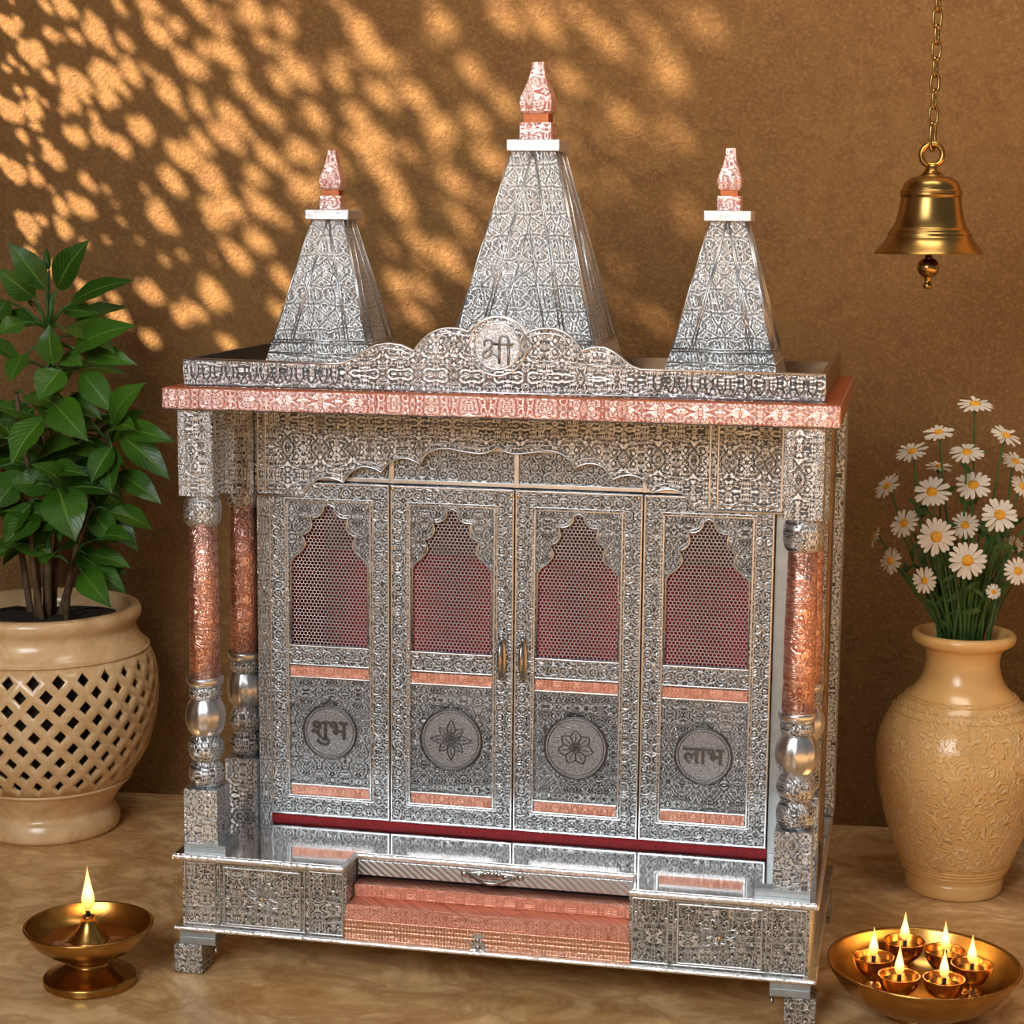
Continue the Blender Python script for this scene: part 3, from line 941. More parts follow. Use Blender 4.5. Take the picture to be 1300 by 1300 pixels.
def build_roof():
    led = MB().box(-.4655, .4655, .0105, .508, .8200, .8485).build('cornice', 'copper', T, .0022)
    MB().box(-.4640, .4640, .0125, .5065, .8484, .8493).build('cornice_top', 'copper_plain', led)
    for sx in (-1, 1):
        xa, xb = sorted((sx * .4654, sx * .4662))
        MB().box(xa, xb, .014, .506, .8215, .8475).build('cornice_side', 'copper_side', led)
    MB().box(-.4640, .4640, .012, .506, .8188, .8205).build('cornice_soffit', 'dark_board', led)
    # parapet with scalloped crest
    y0, y1 = .041, .0485
    def A(a, b, bl, n=10):
        return arc_pts(a, b, bl, n)[1:]
    up = [(-.4446, .8880), (-.2091, .8850)]
    up = [(-.4446, .8885), (-.2230, .8870), (-.2080, .8890), (-.1930, .8975), (-.1800, .9060), (-.1650, .9140), (-.1480, .9165), (-.1300, .9145), (-.1180, .9095), (-.1115, .9062)]
    up += A((-.1115, .9062), (-.0352, .9345), .0165, 12)
    up += A((-.0352, .9345), (.0472, .9352), .0215, 14)
    up += A((.0472, .9352), (.1208, .9115), .0165, 12)
    up += [(.1270, .9150), (.1400, .9178), (.1520, .9165), (.1640, .9110), (.1750, .9030), (.1870, .8935), (.2000, .8888), (.4446, .8880)]
    # low outline runs left to right, then back along the top
    b = MB()
    cut = [i for i in range(len(up) - 1) if up[i][0] <= 0 < up[i + 1][0]][0]
    midp = (0.0, (up[cut][1] + up[cut + 1][1]) / 2)
    b.prism([(-.4446, .8493), (0, .8493), midp] + list(reversed(up[:cut + 1])), y0, y1)
    b.prism([(0, .8493), (.4446, .8493)] + list(reversed(up[cut + 1:])) + [midp], y0, y1)
    par = b.build('parapet', 'silver', T)
    e = MB()
    e.tube([(x, y0 - .0004, z - .0012) for x, z in up], .0015, 6)
    e.tube([(x, y0 - .0002, z - .0080) for x, z in up[1:-1]], .0008, 6)
    e.tube([(-.4446, y0 - .0004, .8515), (.4446, y0 - .0004, .8515)], .0012, 6)
    e.tube([(-.444, y0 - .0004, .8500), (-.444, y0 - .0004, .8880)], .0010, 6).tube([(.444, y0 - .0004, .8500), (.444, y0 - .0004, .8880)], .0010, 6)
    e.build('parapet_edging', 'silver_plain', par)
    # drop-shaped frieze on the left and right runs
    for (xa, xb) in ((-.436, -.215), (.215, .436)):
        f = MB()
        n = int((xb - xa) / .0165)
        for k in range(n):
            x = xa + (k + .5) * (xb - xa) / n
            f.tube([(x - .0055, y0 - .0003, .8785), (x - .0052, y0 - .0003, .8660), (x, y0 - .0003, .8580), (x + .0052, y0 - .0003, .8660), (x + .0055, y0 - .0003, .8785)], .0015, 5)
        f.build('frieze_relief', 'silver_dark', par)
    # back and side boards
    for sx in (-1, 1):
        xa, xb = sorted((sx * .4446, sx * .4376))
        MB().box(xa, xb, y1, .500, .8493, .8880).build('parapet_side', 'dark_board' if sx < 0 else 'brown_side', T)
    MB().box(-.4376, .4376, .492, .500, .8493, .8720).build('parapet_back', 'brown_side', T)
    MB().box(-.4370, .4370, y1 + .001, .491, .8493, .8500).build('roof_deck', 'brown_side', T)
    # medallion with lettering on the crest
    cx, cz = .0052, .9145
    rg = MB()
    n = 48
    rg.prism(circle(cx, cz, .0305), y0 - .0012, y0 + .001)
    med = rg.build('crest_medallion', 'stipple_light', par)
    rr = MB()
    for r, t in ((.0395, .0013), (.0312, .0012)):
        rr.tube([(cx + r * math.cos(2 * PI * k / n), y0 - .0008, cz + r * math.sin(2 * PI * k / n)) for k in range(n)], t, 6, closed=True)
    rr.build('crest_ring', 'silver_plain', par)
    U = .0307 / 108
    def st(pts, r=.0017, sm=True):
        P = [(cx + (x - 622) * U, (160 - z) * U + cz, 0) for x, z in pts]
        P = spline(P, 5) if sm and len(P) > 2 else [Vector(p) for p in P]
        return [(p[0], y0 - .0018, p[1]) for p in P]
    l = MB()
    l.tube(st([(560, 160), (560, 140), (574, 127), (592, 134), (596, 154), (582, 174), (560, 188), (552, 202), (560, 214), (576, 210), (592, 196), (597, 182), (584, 176)]), .0017, 6)
    l.tube(st([(592, 190), (612, 198), (632, 214)]), .0017, 6)
    l.tube(st([(632, 150), (632, 243)], sm=False), .0019, 6)
    l.tube(st([(677, 148), (677, 245)], sm=False), .0019, 6)
    l.tube(st([(604, 149), (698, 149)], sm=False), .0017, 6)
    l.tube(st([(634, 149), (632, 128), (644, 112), (662, 111), (675, 126), (677, 149)]), .0017, 6)
    l.build('crest_lettering', 'silver_letter', par)

def build_spire(cx, cy, a, b, zt, capz, ch, fin):
    zb = .8500
    sl = (b - a) / (zt - .889)
    hb = a + sl * (zb - .889)
    H = lambda z: a + sl * (z - .889)
    s = MB().sq(cx, cy, [(zb, hb), (zt, b)]).build('spire', 'silver_fine', T, .0010)
    e = MB()
    zlow = .889 + (zt - .889) * .075
    # raised ribs on the front and right faces
    def onface(face, u, z, off=.0006):
        h = H(z)
        if face == 0:
            return (cx + u * h, cy - h - off, z)
        if face == 1:
            return (cx + h + off, cy + u * h, z)
    for face in (0, 1):
        for u0, u1 in ((-.98, -.98), (.98, .98), (-.62, -.06), (.62, .06), (-.56, -.02), (.56, .02)):
            e.tube([onface(face, u0, zlow), onface(face, u1, zt)], .0011, 5)
        if fin > 1.1:
            for sg in (-1, 1):
                e.tube([onface(face, sg * .34, zlow), onface(face, sg * .02, .889 + (zt - .889) * .62)], .0012, 5)
        for z in (zlow, zlow + .004, .8885):
            e.tube([onface(face, -.98, z), onface(face, .98, z)], .0011, 5)
    e.build('spire_ribs', 'silver_plain', s)
    MB().sq(cx, cy, [(zt, ch), (capz, ch)]).build('spire_cap', 'white_metal', s, .0012)
    if fin == 1:
        z = capz
        prof_b = [(z, .0165), (z + .0205, .0165)]
        prof_n = [(z + .0205, .0120), (z + .0285, .0120)]
        prof_f = [(z + .0285, .0135), (z + .0320, .0158), (z + .0400, .0166), (z + .0460, .0160), (z + .0560, .0128), (z + .0680, .0092), (z + .0780, .0074), (z + .0870, .0066)]
    else:
        z = capz
        prof_b = [(z, .0235), (z + .0250, .0235)]
        prof_n = [(z + .0250, .0180), (z + .0370, .0180)]
        prof_f = [(z + .0370, .0195), (z + .0410, .0226), (z + .0520, .0236), (z + .0600, .0226), (z + .0730, .0176), (z + .0880, .0122), (z + .1000, .0096), (z + .1105, .0086)]
    MB().sq(cx, cy, prof_b).build('finial_base', 'copper', s, .0012)
    MB().sq(cx, cy, prof_n).build('finial_neck', 'copper_plain', s)
    MB().sq(cx, cy, prof_f).build('finial', 'copper', s, .0008)
build_roof()
build_spire(-.2950, .268, .0766, .0253, 1.0815, 1.0960, .0332, 1)
build_spire(.0105, .283, .1091, .0334, 1.1810, 1.1975, .0387, 2)
build_spire(.2928, .254, .0752, .0252, 1.0840, 1.0985, .0332, 1)

# ------------------------------------------------------------------ potted plant
PX, PY = -.935, .600
plant = thing('potted_plant', 'leafy green plant in a tan stoneware pot with a diamond lattice', 'plant', (PX, PY, 0))
def lerp_prof(prof, z):
    for (z0, r0), (z1, r1) in zip(prof, prof[1:]):
        if z0 <= z <= z1:
            t = (z - z0) / (z1 - z0)
            return r0 + (r1 - r0) * t
    return prof[-1][1] if z > prof[-1][0] else prof[0][1]
def smooth_prof(prof, n=5):
    return [(p.x, p.y) for p in [Vector((q[0], q[1])) for q in spline([(z, r, 0) for z, r in prof], n)]]
POTP = [(.085, .1395), (.110, .1560), (.148, .1790), (.206, .1940), (.250, .1985), (.290, .1955), (.318, .1870), (.340, .1740)]
POTS = smooth_prof(POTP)
def build_pot():
    low = smooth_prof([(.0, .1180), (.006, .1235), (.018, .1250), (.032, .1205), (.040, .1150), (.048, .1150), (.062, .1230), (.085, .1395), (.094, .1456)])
    low = low + [(.094, .138)]
    MB().lathe(PX, PY, low, 64).build('pot_base', 'pot', plant)
    rim = smooth_prof([(.328, .1815), (.336, .1775), (.345, .1700), (.355, .1640), (.366, .1610), (.374, .1625), (.384, .1690), (.394, .1705), (.402, .1670), (.405, .1600)], 4) + [(.404, .150), (.380, .143), (.340, .142)]
    MB().lathe(PX, PY, [(.328, .170)] + rim, 64).build('pot_rim', 'pot', plant)
    for z in (.0925, .3300):
        r = lerp_prof(POTS, z)
        MB().tube([(PX + (r + .001) * math.cos(2 * PI * k / 64), PY + (r + .001) * math.sin(2 * PI * k / 64), z) for k in range(64)], .0028, 6, closed=True).build('pot_ring', 'pot', plant)
    # pierced diamond lattice
    N, rows = 28, 10
    z0, z1 = .0920, .3310
    h = (z1 - z0) / rows
    da = 2 * PI / N
    def P(u, v, inset=0.0):
        z = z0 + v * h
        r = lerp_prof(POTS, z) - inset
        return (PX + r * math.cos(u * da), PY + r * math.sin(u * da), z)
    b = MB()
    for j in range(0, rows + 1):
        for i in range(N):
            u = i + (.5 if j % 2 else 0)
            if j in (0, rows):
                dv = 1 if j == 0 else -1
                tri = [P(u - .5, j), P(u, j), P(u + .5, j), P(u, j + dv)]
                b.add(tri, [(0, 1, 3), (1, 2, 3)], True)
                continue
            k = .54
            O = [(u - .5, j), (u, j - 1), (u + .5, j), (u, j + 1)]
            I = [(u - .5 * k, j), (u, j - k), (u + .5 * k, j), (u, j + k)]
            b.add([P(*p) for p in O] + [P(*p) for p in I], [(0, 1, 5, 4), (1, 2, 6, 5), (2, 3, 7, 6), (3, 0, 4, 7)], True)
    lat = b.build('lattice_band', 'pot', plant)
    md = lat.modifiers.new('thickness', 'SOLIDIFY'); md.thickness = .012; md.offset = -1
    MB().lathe(PX, PY, [(.050, .10), (.094, .120), (.15, .150), (.25, .170), (.30, .160), (.338, .1425), (.372, .1425), (.372, .0)], 48).build('pot_shade_liner', 'pot_dark', plant)  # dark inner shell added so the lattice holes look shaded
    s = MB()
    prof = [(.3745, .141)] + [(.3745 + .010 * (1 - (r / .141) ** 2), r) for r in (.12, .09, .06, .03)] + [(.385, 0)]
    s.lathe(PX, PY, prof, 40)
    so = s.build('soil', 'soil', plant)
    rnd = random.Random(4)
    so.data.vertices.foreach_set('co', [c for v in so.data.vertices for c in (v.co.x, v.co.y, v.co.z + rnd.uniform(-.003, .004))])
build_pot()

def at(u, v, y):
    """the point at depth y seen at picture position (u, v) of the photograph"""
    d = _F + _R * ((u - 650) / 2452.86) - _U * ((v - 650) / 2452.86)
    return CAM + d * ((y - CAM.y) / d.y)

rnd = random.Random(11)
LF = MB()
def leaf(base, tip, width, up=None, droop=.12, fold=.22):
    """one leaf blade from base to tip, folded along its midrib"""
    base, tip = Vector(base), Vector(tip)
    ax = tip - base
    L = ax.length
    t = ax.normalized()
    up = Vector(up) if up is not None else Vector((.2, -.75, .6))
    nrm = (up - t * up.dot(t))
    nrm = nrm.normalized() if nrm.length > 1e-3 else t.orthogonal().normalized()
    side = t.cross(nrm)
    n, m = 12, 4
    vs, uv = [], []
    for i in range(n + 1):
        s = i / n
        wv = (math.sin(PI * s ** .82)) ** .85 if 0 < s < 1 else 0
        wv = wv * (1 - .35 * s ** 4)
        w = width * .5 * max(wv, .012)
        arch = droop * L * math.sin(PI * s * .9)
        for j in range(-m, m + 1):
            q = j / m
            p = base + t * (L * s) + side * (w * q) + nrm * (arch + abs(q) * w * fold + .02 * width * math.sin(s * 22) * abs(q) - droop * L * .35 * s * s)
            vs.append(p); uv.append((.5 + q * .5, s))
    fs = []
    W = 2 * m + 1
    for i in range(n):
        for j in range(2 * m):
            a = i * W + j
            fs.append((a, a + 1, a + W + 1, a + W))
    LF.add(vs, fs, True, uv)
def petiole(mb, a, b, r=.0022):
    a, b = Vector(a), Vector(b)
    mb.tube([a, (a + b) / 2 + Vector((0, 0, .008)), b], [r * 1.3, r, r * .8], 6)

def build_plant():
    pt = MB()
    # stems: soil point and upper end given in the picture, with depth
    stems = [((60, 775, .600), (62, 420, .585), .0085), ((48, 778, .590), (20, 500, .560), .0075), ((75, 775, .610), (140, 545, .580), .0080),
             ((66, 770, .630), (95, 560, .640), .0070), ((40, 775, .620), (-5, 560, .62), .0065), ((83, 772, .585), (118, 640, .540), .0060), ((54, 780, .575), (40, 620, .530), .0065)]
    tops = []
    for a, b, r in stems:
        A, B = at(*a), at(*b)
        A.z = .372
        mid = (A + B) / 2 + Vector((rnd.uniform(-.015, .015), rnd.uniform(-.01, .01), 0))
        pts = spline([A, mid, B], 6)
        n = len(pts)
        MB().tube(pts, [r * (1 - .5 * i / n) for i in range(n)], 9).build('stem', 'stem', plant)
        tops.append((A, B, pts))
    # leader stem to the top rosette
    A = at(62, 424, .585); B = at(66, 372, .585)
    MB().tube([A, (A + B) / 2, B], [.0045, .004, .0035], 8).build('stem', 'green_stem', plant)
    X = lambda x, y, d: at(x / 3.25, 280 + y / 3.25, d)
    main = [  # base, tip, depths, width(crop px)
        ((190, 285), (36, 90), .575, .555, 108), ((238, 282), (368, 80), .570, .545, 118), ((203, 205), (192, 108), .59, .60, 34),
        ((292, 338), (556, 246), .57, .52, 84), ((142, 318), (-10, 200), .57, .53, 105), ((308, 528), (564, 434), .545, .50, 118),
        ((222, 595), (205, 428), .53, .52, 105), ((345, 552), (568, 596), .575, .55, 88), ((100, 420), (-12, 470), .55, .51, 84),
        ((104, 552), (42, 668), .54, .49, 100), ((252, 618), (158, 742), .52, .475, 128), ((222, 752), (364, 910), .52, .475, 140),
        ((182, 815), (50, 1008), .51, .465, 150), ((462, 838), (602, 668), .56, .53, 118), ((500, 858), (724, 914), .565, .54, 88),
        ((462, 935), (378, 1082), .54, .51, 112), ((238, 1100), (312, 1325), .50, .455, 175), ((168, 1215), (20, 1330), .52, .48, 120),
        ((500, 880), (702, 1068), .58, .57, 110), ((338, 625), (468, 790), .57, .56, 112), ((130, 330), (150, 372), .60, .62, 70),
        ((260, 370), (410, 385), .60, .59, 70), ((262, 560), (340, 600), .55, .53, 90), ((30, 330), (-30, 420), .58, .56, 100),
        ((228, 1090), (40, 1090), .545, .52, 120), ((60, 1080), (-20, 1190), .53, .50, 120), ((420, 1130), (300, 1010), .58, .58, 100)]
    for b_, t_, yb_, yt_, w_ in main:
        B, Tp = X(*b_, yb_), X(*t_, yt_)
        leaf(B, Tp, w_ / 3.25 * .00150, (rnd.uniform(-.25, .3), -.85, .5), rnd.uniform(.06, .14), rnd.uniform(.15, .3))
        best = min((p for s in tops for p in s[2]), key=lambda p: (p - B).length)
        if (best - B).length < .16:
            petiole(pt, best, B)
    # the bushy body behind
    for k in range(78):
        s = rnd.choice(tops)
        p = s[2][rnd.randrange(6, len(s[2]))]
        a = rnd.uniform(0, 2 * PI)
        out = Vector((math.cos(a) * .9, math.sin(a) * .45, rnd.uniform(-.25, .6))).normalized()
        B = p + out * rnd.uniform(.015, .06)
        L = rnd.uniform(.075, .12)
        dirn = (out + Vector((0, 0, rnd.uniform(-.7, .2)))).normalized()
        Tp = B + dirn * L
        if Tp.y > .775 or B.y > .775 or Tp.z < .40 or Tp.x > -.70 or Tp.x < -1.22:
            continue
        if Tp.z > .93:
            continue
        leaf(B, Tp, L * rnd.uniform(.46, .6), (rnd.uniform(-.5, .5), -.6, .8), rnd.uniform(.08, .2), rnd.uniform(.15, .35))
        petiole(pt, p, B)
    # lower right spray
    for (bx, by), (tx, ty), yd_, w_ in (((140, 560), (185, 520), .60, 34), ((150, 600), (205, 640), .59, 34), ((118, 650), (150, 690), .55, 36), ((125, 640), (175, 700), .58, 36),
                                        ((105, 620), (75, 690), .53, 38), ((40, 640), (5, 690), .52, 38), ((30, 600), (-10, 640), .55, 40), ((140, 590), (120, 650), .60, 36), ((95, 700), (128, 725), .57, 30), ((120, 700), (160, 730), .6, 30)):
        leaf(at(bx, by, yd_), at(tx, ty, yd_ - .02), w_ * .00135, (rnd.uniform(-.3, .3), -.8, .6), .1, .22)
        petiole(pt, at(bx - 10 if tx > bx else bx + 10, by - 6, yd_), at(bx, by, yd_))
    LF.build('foliage', 'leaf', plant, clean=False)
    pt.build('leaf_stalk', 'green_stem', plant)['kind'] = 'stuff'
build_plant()

# ------------------------------------------------------------------ vase and daisies
VX, VY = .651, .640
vase = thing('vase', 'tan glazed vase with carved relief holding daisies', 'vase', (VX, VY, 0))
VP = smooth_prof([(0, .0735), (.004, .0780), (.022, .0800), (.028, .0795), (.050, .0905), (.084, .1045), (.125, .1175), (.170, .1280), (.205, .1330), (.234, .1338), (.262, .1290), (.292, .1160), (.315, .0985), (.331, .0825), (.345, .0705), (.360, .0632), (.380, .0590), (.396, .0605), (.406, .0665), (.411, .0750), (.416, .0812), (.424, .0832), (.430, .0800), (.4315, .0740)], 4)
inner = [(.428, .0680), (.415, .0580), (.39, .0520), (.34, .058), (.28, .09), (.06, .07), (.05, 0)]
MB().lathe(VX, VY, VP + inner, 72).build('body', 'vase', vase)
for z, rr in ((.3235, .0900), (.3130, .1000), (.3280, .0855), (.0440, .0872), (.0500, .0900), (.0380, .0845), (.3020, .1090)):
    MB().tube([(VX + (rr + .0002) * math.cos(2 * PI * k / 72), VY + (rr + .0002) * math.sin(2 * PI * k / 72), z) for k in range(72)], .0016, 6, closed=True).build('ring', 'vase', vase)

DAISY = [  # x, z at the vase's depth, head radius, head facing (x, y, z), depth
    (.6524, .8006, .031, (.05, -.35, 1), .64, 'single daisy at the very top of the bunch'),
    (.5978, .7536, .0279, (-.2, -.40, 1), .65, 'daisy on the left just below the topmost daisy'),
    (.7016, .7519, .0287, (.35, -.45, 1), .64, 'daisy on the right just below the topmost daisy'),
    (.5572, .7218, .028, (-.35, -.55, 1), .62, 'tilted daisy on the upper left edge of the bunch'),
    (.6430, .7236, .0295, (.0, -.50, 1), .60, 'daisy centred directly below the topmost daisy'),
    (.7177, .7113, .0245, (.45, -.55, .9), .67, 'daisy at the upper right near the picture edge'),
    (.5204, .6645, .0265, (-.75, -.55, .7), .62, 'daisy leaning out furthest to the upper left'),
    (.6000, .6990, .0247, (.0, -.20, 1), .69, 'shaded daisy seen edge on behind the front flowers'),
    (.5910, .6578, .0314, (-.1, -.85, .75), .58, 'open daisy left of centre in the upper middle row'),
    (.6551, .6711, .0312, (.05, -.80, .75), .61, 'open daisy right of centre in the upper middle row'),
    (.7305, .6722, .0229, (.6, -.6, .6), .66, 'daisy at the right picture edge in the middle row'),
    (.6977, .6246, .0319, (.1, -.90, .55), .58, 'large open daisy on the right in the middle of the bunch'),
    (.5493, .6053, .0282, (-.55, -.75, .55), .59, 'daisy facing left in the middle of the left edge'),
    (.6447, .6061, .0247, (.05, -.90, .45), .61, 'smaller daisy in the middle between two larger open ones'),
    (.6004, .5855, .0325, (-.1, -1, .25), .55, 'largest frontal daisy left of the bunch centre'),
    (.5038, .5815, .0200, (-1, -.2, .35), .63, 'small sideways daisy at the far left of the bunch'),
    (.5304, .5427, .0233, (-.75, -.75, .2), .59, 'daisy facing left low on the left side'),
    (.6513, .5488, .0321, (.0, -1, .15), .54, 'large frontal daisy lowest in the centre'),
    (.5854, .5131, .0233, (-.35, -.95, .1), .56, 'lowest daisy left of the centre stem'),
    (.7299, .5353, .0247, (.35, -.9, .25), .58, 'lowest full daisy at the right edge'),
    (.6937, .5000, .0140, (.3, -.8, .3), .57, 'small half open daisy low on the right'),
    (.7230, .5790, .0180, (.4, -.5, .5), .70, 'small shaded daisy deep on the right side'),
]
def build_daisy(k, x, z, r, face, y, label):
    p0 = Vector((x, .63, z))
    c = CAM + (p0 - CAM) * ((y - CAM.y) / (.63 - CAM.y))
    r = r * .94
    nrm = Vector(face).normalized()
    q = nrm.to_track_quat('Z', 'Y')
    rr = random.Random(k * 7 + 1)
    root_a = rr.uniform(0, 2 * PI)
    foot = Vector((VX + .030 * math.cos(root_a), VY + .030 * math.sin(root_a), .30))
    neck = Vector((VX + (c.x - VX) * .30 + rr.uniform(-.012, .012), VY + (c.y - VY) * .35 + rr.uniform(-.015, .015), .425))
    nv = Vector((neck.x - VX, neck.y - VY))
    if nv.length > .048:
        nv = nv.normalized() * .048
        neck.x, neck.y = VX + nv.x, VY + nv.y
    t = thing('daisy', 'white ' + label, 'flower', tuple(foot), 'daisies in the tan vase')
    back = c - nrm * .010
    mid = (neck + back) / 2 + Vector(((c.x - VX) * .10, 0, .02))
    pts = spline([foot, neck, mid, back], 7)
    s = MB().tube(pts, .0017, 7).build('stem', 'green_stem', t)
    cal = MB()
    zs = [(-.011, .0018), (-.007, .0040), (-.002, .0078), (-.0005, .0082)]
    ring = []
    for zz, rad in zs:
        ring.append([c + q @ Vector((rad * math.cos(2 * PI * i / 10), rad * math.sin(2 * PI * i / 10), zz)) for i in range(10)])
    vs = [v for g in ring for v in g]
    fs = [(i * 10 + j, i * 10 + (j + 1) % 10, (i + 1) * 10 + (j + 1) % 10, (i + 1) * 10 + j) for i in range(3) for j in range(10)]
    cal.add(vs, fs, True).build('calyx', 'green_stem', t)
    pet = MB()
    n = 16 + (k % 3)
    for i in range(n):
        a = 2 * PI * i / n + rr.uniform(-.07, .07)
        Lp = r * rr.uniform(.9, 1.04)
        tilt = rr.uniform(-.10, .16)
        rad = Vector((math.cos(a), math.sin(a), 0)); tan = Vector((-math.sin(a), math.cos(a), 0))
        vs = []
        prof = [(.18, .34), (.35, .62), (.6, .95), (.80, 1.0), (.92, .80), (.98, .45), (1.0, .15)]
        for s_, w_ in prof:
            hw = r * .118 * w_
            zc = tilt * Lp * s_ - .10 * Lp * s_ * s_ + (.0005 if i % 2 else 0)
            for g in (-1, 0, 1):
                vs.append(c + q @ (rad * (Lp * s_) + tan * (hw * g) + Vector((0, 0, zc + (.0007 if g else 0)))))
        fs = []
        for j in range(len(prof) - 1):
            for g in range(2):
                o_ = j * 3 + g
                fs.append((o_, o_ + 1, o_ + 4, o_ + 3))
        pet.add(vs, fs, True)
    po = pet.build('petals', 'petal', t, clean=False)
    dsc = MB()
    vs, fs = [], []
    R0 = max(r * .31, .004)
    for i in range(6):
        ph = PI / 2 * i / 5
        for j in range(14):
            b = 2 * PI * j / 14
            vs.append(c + q @ Vector((R0 * math.cos(ph) * math.cos(b), R0 * math.cos(ph) * math.sin(b), .0002 + R0 * .55 * math.sin(ph))))
    for i in range(5):
        for j in range(14):
            fs.append((i * 14 + j, i * 14 + (j + 1) % 14, (i + 1) * 14 + (j + 1) % 14, (i + 1) * 14 + j))
    dsc.add(vs, fs, True).build('flower_centre', 'disc', t)
    # narrow stem leaves
    lv = MB()
    for j in range(3):
        pi_ = pts[rr.randrange(8, len(pts) - 4)]
        a = rr.uniform(0, 2 * PI)
        d = Vector((math.cos(a) * .7, math.sin(a) * .5, .8)).normalized()
        L = rr.uniform(.022, .045)
        sd = d.cross(Vector((0, 1, .2))).normalized()
        prof = [(0, .1), (.25, .7), (.5, 1), (.75, .7), (1, .05)]
        vs = []
        for s_, w_ in prof:
            for g in (-1, 1):
                vs.append(pi_ + d * (L * s_) + sd * (L * .11 * w_ * g) + Vector((0, 0, -.25 * L * s_ * s_)))
        lv.add(vs, [(2 * i, 2 * i + 1, 2 * i + 3, 2 * i + 2) for i in range(4)], True)
    lv.build('stem_leaves', 'daisy_leaf', t, clean=False)
for k, a in enumerate(DAISY):
    build_daisy(k, *a)

def build_greenery():
    g = MB()
    rr = random.Random(5)
    for k in range(120):
        a = rr.uniform(0, 2 * PI)
        d = rr.uniform(.0, .044)
        base = Vector((VX + d * math.cos(a), VY + d * math.sin(a), .36))
        h = rr.uniform(.09, .20)
        out = Vector((math.cos(a) * rr.uniform(.1, .5) + rr.uniform(-.15, .15), math.sin(a) * .3, 0))
        p1 = base + Vector((0, 0, .065))
        p2 = p1 + out * h * .35 + Vector((0, 0, h * .5))
        p3 = p1 + out * h * .95 + Vector((0, 0, h))
        pts = spline([base, p1, p2, p3], 4)
        w = rr.uniform(.0014, .0032)
        sd = Vector((math.cos(a + 1.57) * .8, .25, 0)).normalized() if k % 2 else Vector((1, 0, 0))
        vs = []
        n = len(pts)
        for i, p in enumerate(pts):
            ww = w * (1 - (i / (n - 1)) ** 2 * .9)
            vs += [p - sd * ww, p + sd * ww]
        g.add(vs, [(2 * i, 2 * i + 1, 2 * i + 3, 2 * i + 2) for i in range(n - 1)], True)
    for k in range(46):
        a = rr.uniform(0, 2 * PI)
        c = Vector((VX + rr.uniform(-.085, .085), VY + rr.uniform(-.04, .05), rr.uniform(.47, .64)))
        d = Vector((math.cos(a), -.2, math.sin(a) * .6 + .4)).normalized()
        sd = d.cross(Vector((.1, 1, .1))).normalized()
        L = rr.uniform(.018, .036)
        vs = []
        for s_, w_ in ((0, .1), (.2, .8), (.35, .5), (.55, 1), (.75, .5), (1, .05)):
            for e in (-1, 1):
                vs.append(c + d * (L * s_) + sd * (L * .22 * w_ * e))
        g.add(vs, [(2 * i, 2 * i + 1, 2 * i + 3, 2 * i + 2) for i in range(5)], True)
        low = Vector((VX + (c.x - VX) * .35, VY + (c.y - VY) * .4, .42))
        g.tube([low, (low + c) / 2 + Vector((0, 0, .01)), c], .0010, 5)
    o = g.build('daisy_greenery', 'daisy_leaf', None, clean=False)
    o['label'] = 'mass of narrow green stalks and leaves in the mouth of the tan vase'
    o['category'] = 'greenery'
    o['kind'] = 'stuff'
build_greenery()

# ------------------------------------------------------------------ lamps
def flame(parent, x, y, z, h, r, power):
    prof = [(0, .0012), (.06, .55), (.16, .90), (.27, 1.0), (.40, .86), (.55, .60), (.72, .33), (.88, .13), (1.0, .0)]
    p = smooth_prof([(z + h * a, r * b) for a, b in prof], 3)
    p = [(zz, max(0, rr)) for zz, rr in p]
    f = MB().lathe(x, y, p, 16).build('flame', 'flame', parent)
    d = bpy.data.lights.new('flame_light', 'POINT')
    d.energy = power; d.color = (1, .58, .22); d.shadow_soft_size = .012
    lo = bpy.data.objects.new('flame_light', d)
    COL.objects.link(lo)
    lo.parent = parent
    lo.location = Vector((x, y, z + h * .5)) - wpos(parent)
    f.visible_shadow = True
    return f

DX, DY = -.563, -.058
diya = thing('oil_lamp', 'single footed brass oil lamp with one flame on the left of the floor', 'lamp', (DX, DY, 0))
pr = smooth_prof([(0, .0610), (.002, .0650), (.008, .0655), (.013, .0640), (.018, .0520), (.024, .0400), (.030, .0315), (.034, .0300), (.037, .0320), (.041, .0380), (.050, .0570), (.060, .0715), (.072, .0835), (.084, .0905), (.0875, .0915), (.0890, .0900)], 4)
inn = smooth_prof([(.0885, .0880), (.080, .0840), (.068, .0750), (.058, .0600), (.053, .0400), (.052, .0)], 4)
MB().lathe(DX, DY, pr + inn, 64).build('bowl', 'brass', diya)
MB().lathe(DX, DY, [(.050, .052), (.0635, .0690), (.0640, .0670), (.0642, .0)], 48).build('oil', 'oil', diya)
MB().lathe(DX, DY, smooth_prof([(.055, .031), (.064, .0285), (.070, .0240), (.082, .0155), (.092, .0108), (.0985, .0095), (.1005, .0080), (.1005, .0)], 4), 24).build('wick_holder', 'brass', diya)
MB().tube([(DX, DY, .098), (DX - .001, DY, .108), (DX + .002, DY - .001, .113)], [.0042, .0034, .0022], 8).build('wick', 'wick', diya)
flame(diya, DX, DY, .106, .068, .0092, .55)

